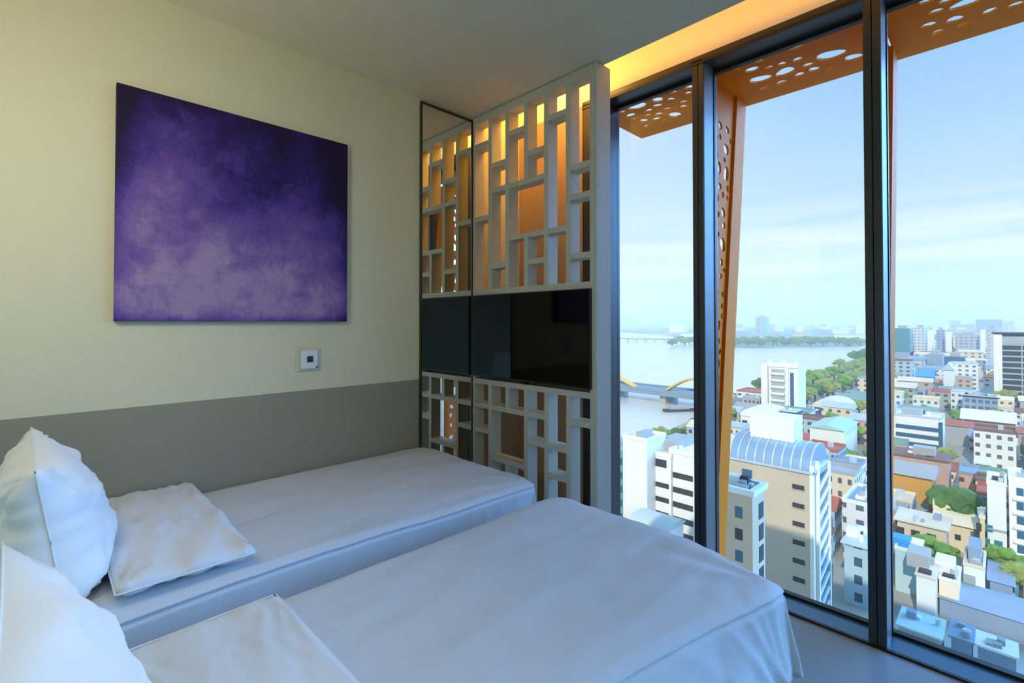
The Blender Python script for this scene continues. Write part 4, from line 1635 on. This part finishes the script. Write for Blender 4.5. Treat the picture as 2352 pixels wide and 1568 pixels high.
for (w, x, y, cell, u, v) in cand:
    if not pt_in(land, x, y): continue
    q = min((Vector((x, y, 0)) - Vector((s_[0], s_[1], 0))).length for s_ in shore)
    dq = 1e9
    for i in range(len(shore) - 1):
        a, b_ = Vector(shore[i]), Vector(shore[i + 1])
        t = max(0, min(1, (Vector((x, y)) - a).dot(b_ - a) / (b_ - a).length_squared))
        dq = min(dq, (Vector((x, y)) - a - (b_ - a) * t).length)
    park = dq < (16 if w < 300 else 55)
    sx, sy = cell * rnd.uniform(.68, .96), cell * rnd.uniform(.68, .96)
    if dq < 9 or (w < 100 and u < 1930): continue
    zone = next(z for z in ZONES if z[0] <= w < z[1])
    if park or rnd.random() < (0.14 if w < 130 else 0.27):
        if nt_ < 170 and free(x - cell * .25, y - cell * .25, x + cell * .25, y + cell * .25):
            r = min(cell * rnd.uniform(.28, .42), 9)
            k = rnd.randint(0, 5)
            kd = ('dark green', 'green', 'olive')[k % 3]
            place = 'on the river bank' if park else zone[2]
            spot = next(t_ for l_, t_ in ((1600, 'left window pane'), (1700, 'behind the first mullion and golden fin'), (1762, 'left of the white hotel tower'), (1840, 'behind the white hotel tower'), (1880, 'just right of the white hotel tower'), (1930, 'middle of the middle pane'), (1985, 'right part of the middle pane'), (2055, 'behind the second mullion'), (2120, 'left edge of the right pane'), (2190, 'left part of the right pane'), (2260, 'middle of the right pane'), (9999, 'right edge of the right pane')) if u < l_)
            tree(x, y, r, r * 1.6 + 1.5, k, '%s %s tree %s, %s' % ('broad' if r > cell * .35 else 'small', kd, place.replace('striped office building', 'striped offices').replace('in the hazy city at the horizon', 'in the hazy city'), spot), group='%s trees %s' % (kd, place))
            nt_ += 1
        continue
    if nh >= 290: continue
    if not free(x - sx / 2, y - sy / 2, x + sx / 2, y + sy / 2): continue
    fl = rnd.choice((1, 2, 2, 3, 3, 4)) if w < 260 else rnd.choice((1, 2, 3, 3, 4, 6)) if w < 520 else rnd.choice((2, 3, 4, 5, 8))
    hgt = 3.2 * fl
    wn, wm = rnd.choice(walls[:1] * 3 + walls)
    rn, rm = rnd.choice(roofs)
    gable = rnd.random() < .45
    lab = '%s house of %s, %s %s roof, %s' % (wn, ('one floor', 'two floors', 'three floors', 'four floors', 'five floors', 'six floors', '', 'eight floors')[fl - 1], rn, 'gabled' if gable else 'flat', zone[2])
    key = (wn, rn, fl, gable)
    hname = 'low_house' if fl < 4 else 'block_of_flats'
    t = empty(hname, (x - sx / 2, y - sy / 2, ZG), label=lab, cat='house', group=lab.replace('house', 'houses', 1))
    if (wn, fl) not in HOUSE:
        HOUSE[wn, fl] = MB().box((0, 0, 0), (12, 12, hgt)).mesh('walls', wm)
    if (rn, gable) not in ROOFM:
        mb = MB()
        if gable:
            mb.prism_axis([(-.5, 0), (12.5, 0), (6, 2.2)], 'y', -.5, 12.5)
        else:
            mb.box((-.1, -.1, -0.02), (12.1, 12.1, .12)).box((-.1, -.1, .12), (.15, 12.1, .8)).box((11.85, -.1, .12), (12.1, 12.1, .8)).box((.15, -.1, .12), (11.85, .15, .8)).box((.15, 11.85, .12), (11.85, 12.1, .8))
        ROOFM[rn, gable] = mb.mesh('roof', rm)
    wobj = bpy.data.objects.new('walls', HOUSE[wn, fl])
    COL.objects.link(wobj)
    wobj.parent = t
    wobj.scale = (sx / 12, sy / 12, 1)
    robj = bpy.data.objects.new('roof', ROOFM[rn, gable])
    COL.objects.link(robj)
    robj.parent = t
    robj.location = (0, 0, hgt)
    robj.scale = (sx / 12, sy / 12, 1)
    if not gable and w < 260 and rnd.random() < .6:
        k = bpy.data.objects.new('water_tank', tank_me)
        COL.objects.link(k)
        k.parent = t
        k.location = (sx * .6, sy * .35, hgt + .12)
    nh += 1
    FOOT.append((x - sx / 2, y - sy / 2, x + sx / 2, y + sy / 2))

# tree belt and small blocks on the far bank and horizon
def far_place(u, i=None):
    for lim, txt in ((1588, 'in the left window pane'), (1645, 'behind the first mullion'), (1700, 'behind the golden fin'), (1735, 'just left of the solitary tower'),
                     (1775, 'at the foot of the solitary tower'), (1825, 'between the solitary tower and the yellow building'), (1870, 'around the yellow building'),
                     (1915, 'between the yellow building and the stadium'), (1990, 'around the long white stadium'), (2050, 'behind the second mullion'),
                     (2130, 'behind the teal glass tower'), (2200, 'behind the slim white towers'), (2290, 'behind the broad grey block')):
        if u < lim: return txt
    return 'behind the dark banded tower'


for i in range(46):
    u = 1545 + i * 9.6 + rnd.uniform(-1.5, 1.5)
    p = on_z(u, (794, 790.5, 787.5)[i % 3], ZG)
    k = rnd.choice((0, 3, 1))
    tree(p.x, p.y, rnd.uniform(10.5, 13), rnd.uniform(15, 20), k, 'tree clump on the far river bank, %s' % far_place(u, i), group='tree belt on the far bank')
for i in range(90):
    u = rnd.uniform(1560, 2400)
    d = rnd.uniform(1500, 3600)
    p = at_depth(u, 740, d)
    if u > 2020 and d < 1600: d *= 1.3
    sx = rnd.uniform(25, 60)
    if not free(p.x - 4, p.y - 4, p.x + sx + 4, p.y + sx * 1.6 + 4): continue
    FOOT.append((p.x, p.y, p.x + sx, p.y + sx * 1.6))
    hh0 = rnd.choice((10, 14, 18, 26, 40))
    hh = hh0 * (1.0 if u < 2040 else 1.5)
    cname, cm = rnd.choice((('white', C_white), ('grey', C_grey), ('blue-grey', C_bgrey), ('cream', C_cream)))
    t = box('distant_block', (0, 0, 0), (sx, sx * rnd.uniform(.7, 1.6), hh), cm)
    t.location = (p.x, p.y, ZG)
    hw = {10: 'flat', 14: 'low', 18: 'middling', 26: 'tall', 40: 'very tall'}[hh0]
    tag(t, '%s %s block in the haze, %s' % (hw, cname, far_place(u)), 'building', 'tiny blocks on the horizon')
print('HOUSES', nh, 'TREES', nt_, 'CAND', len(cand))
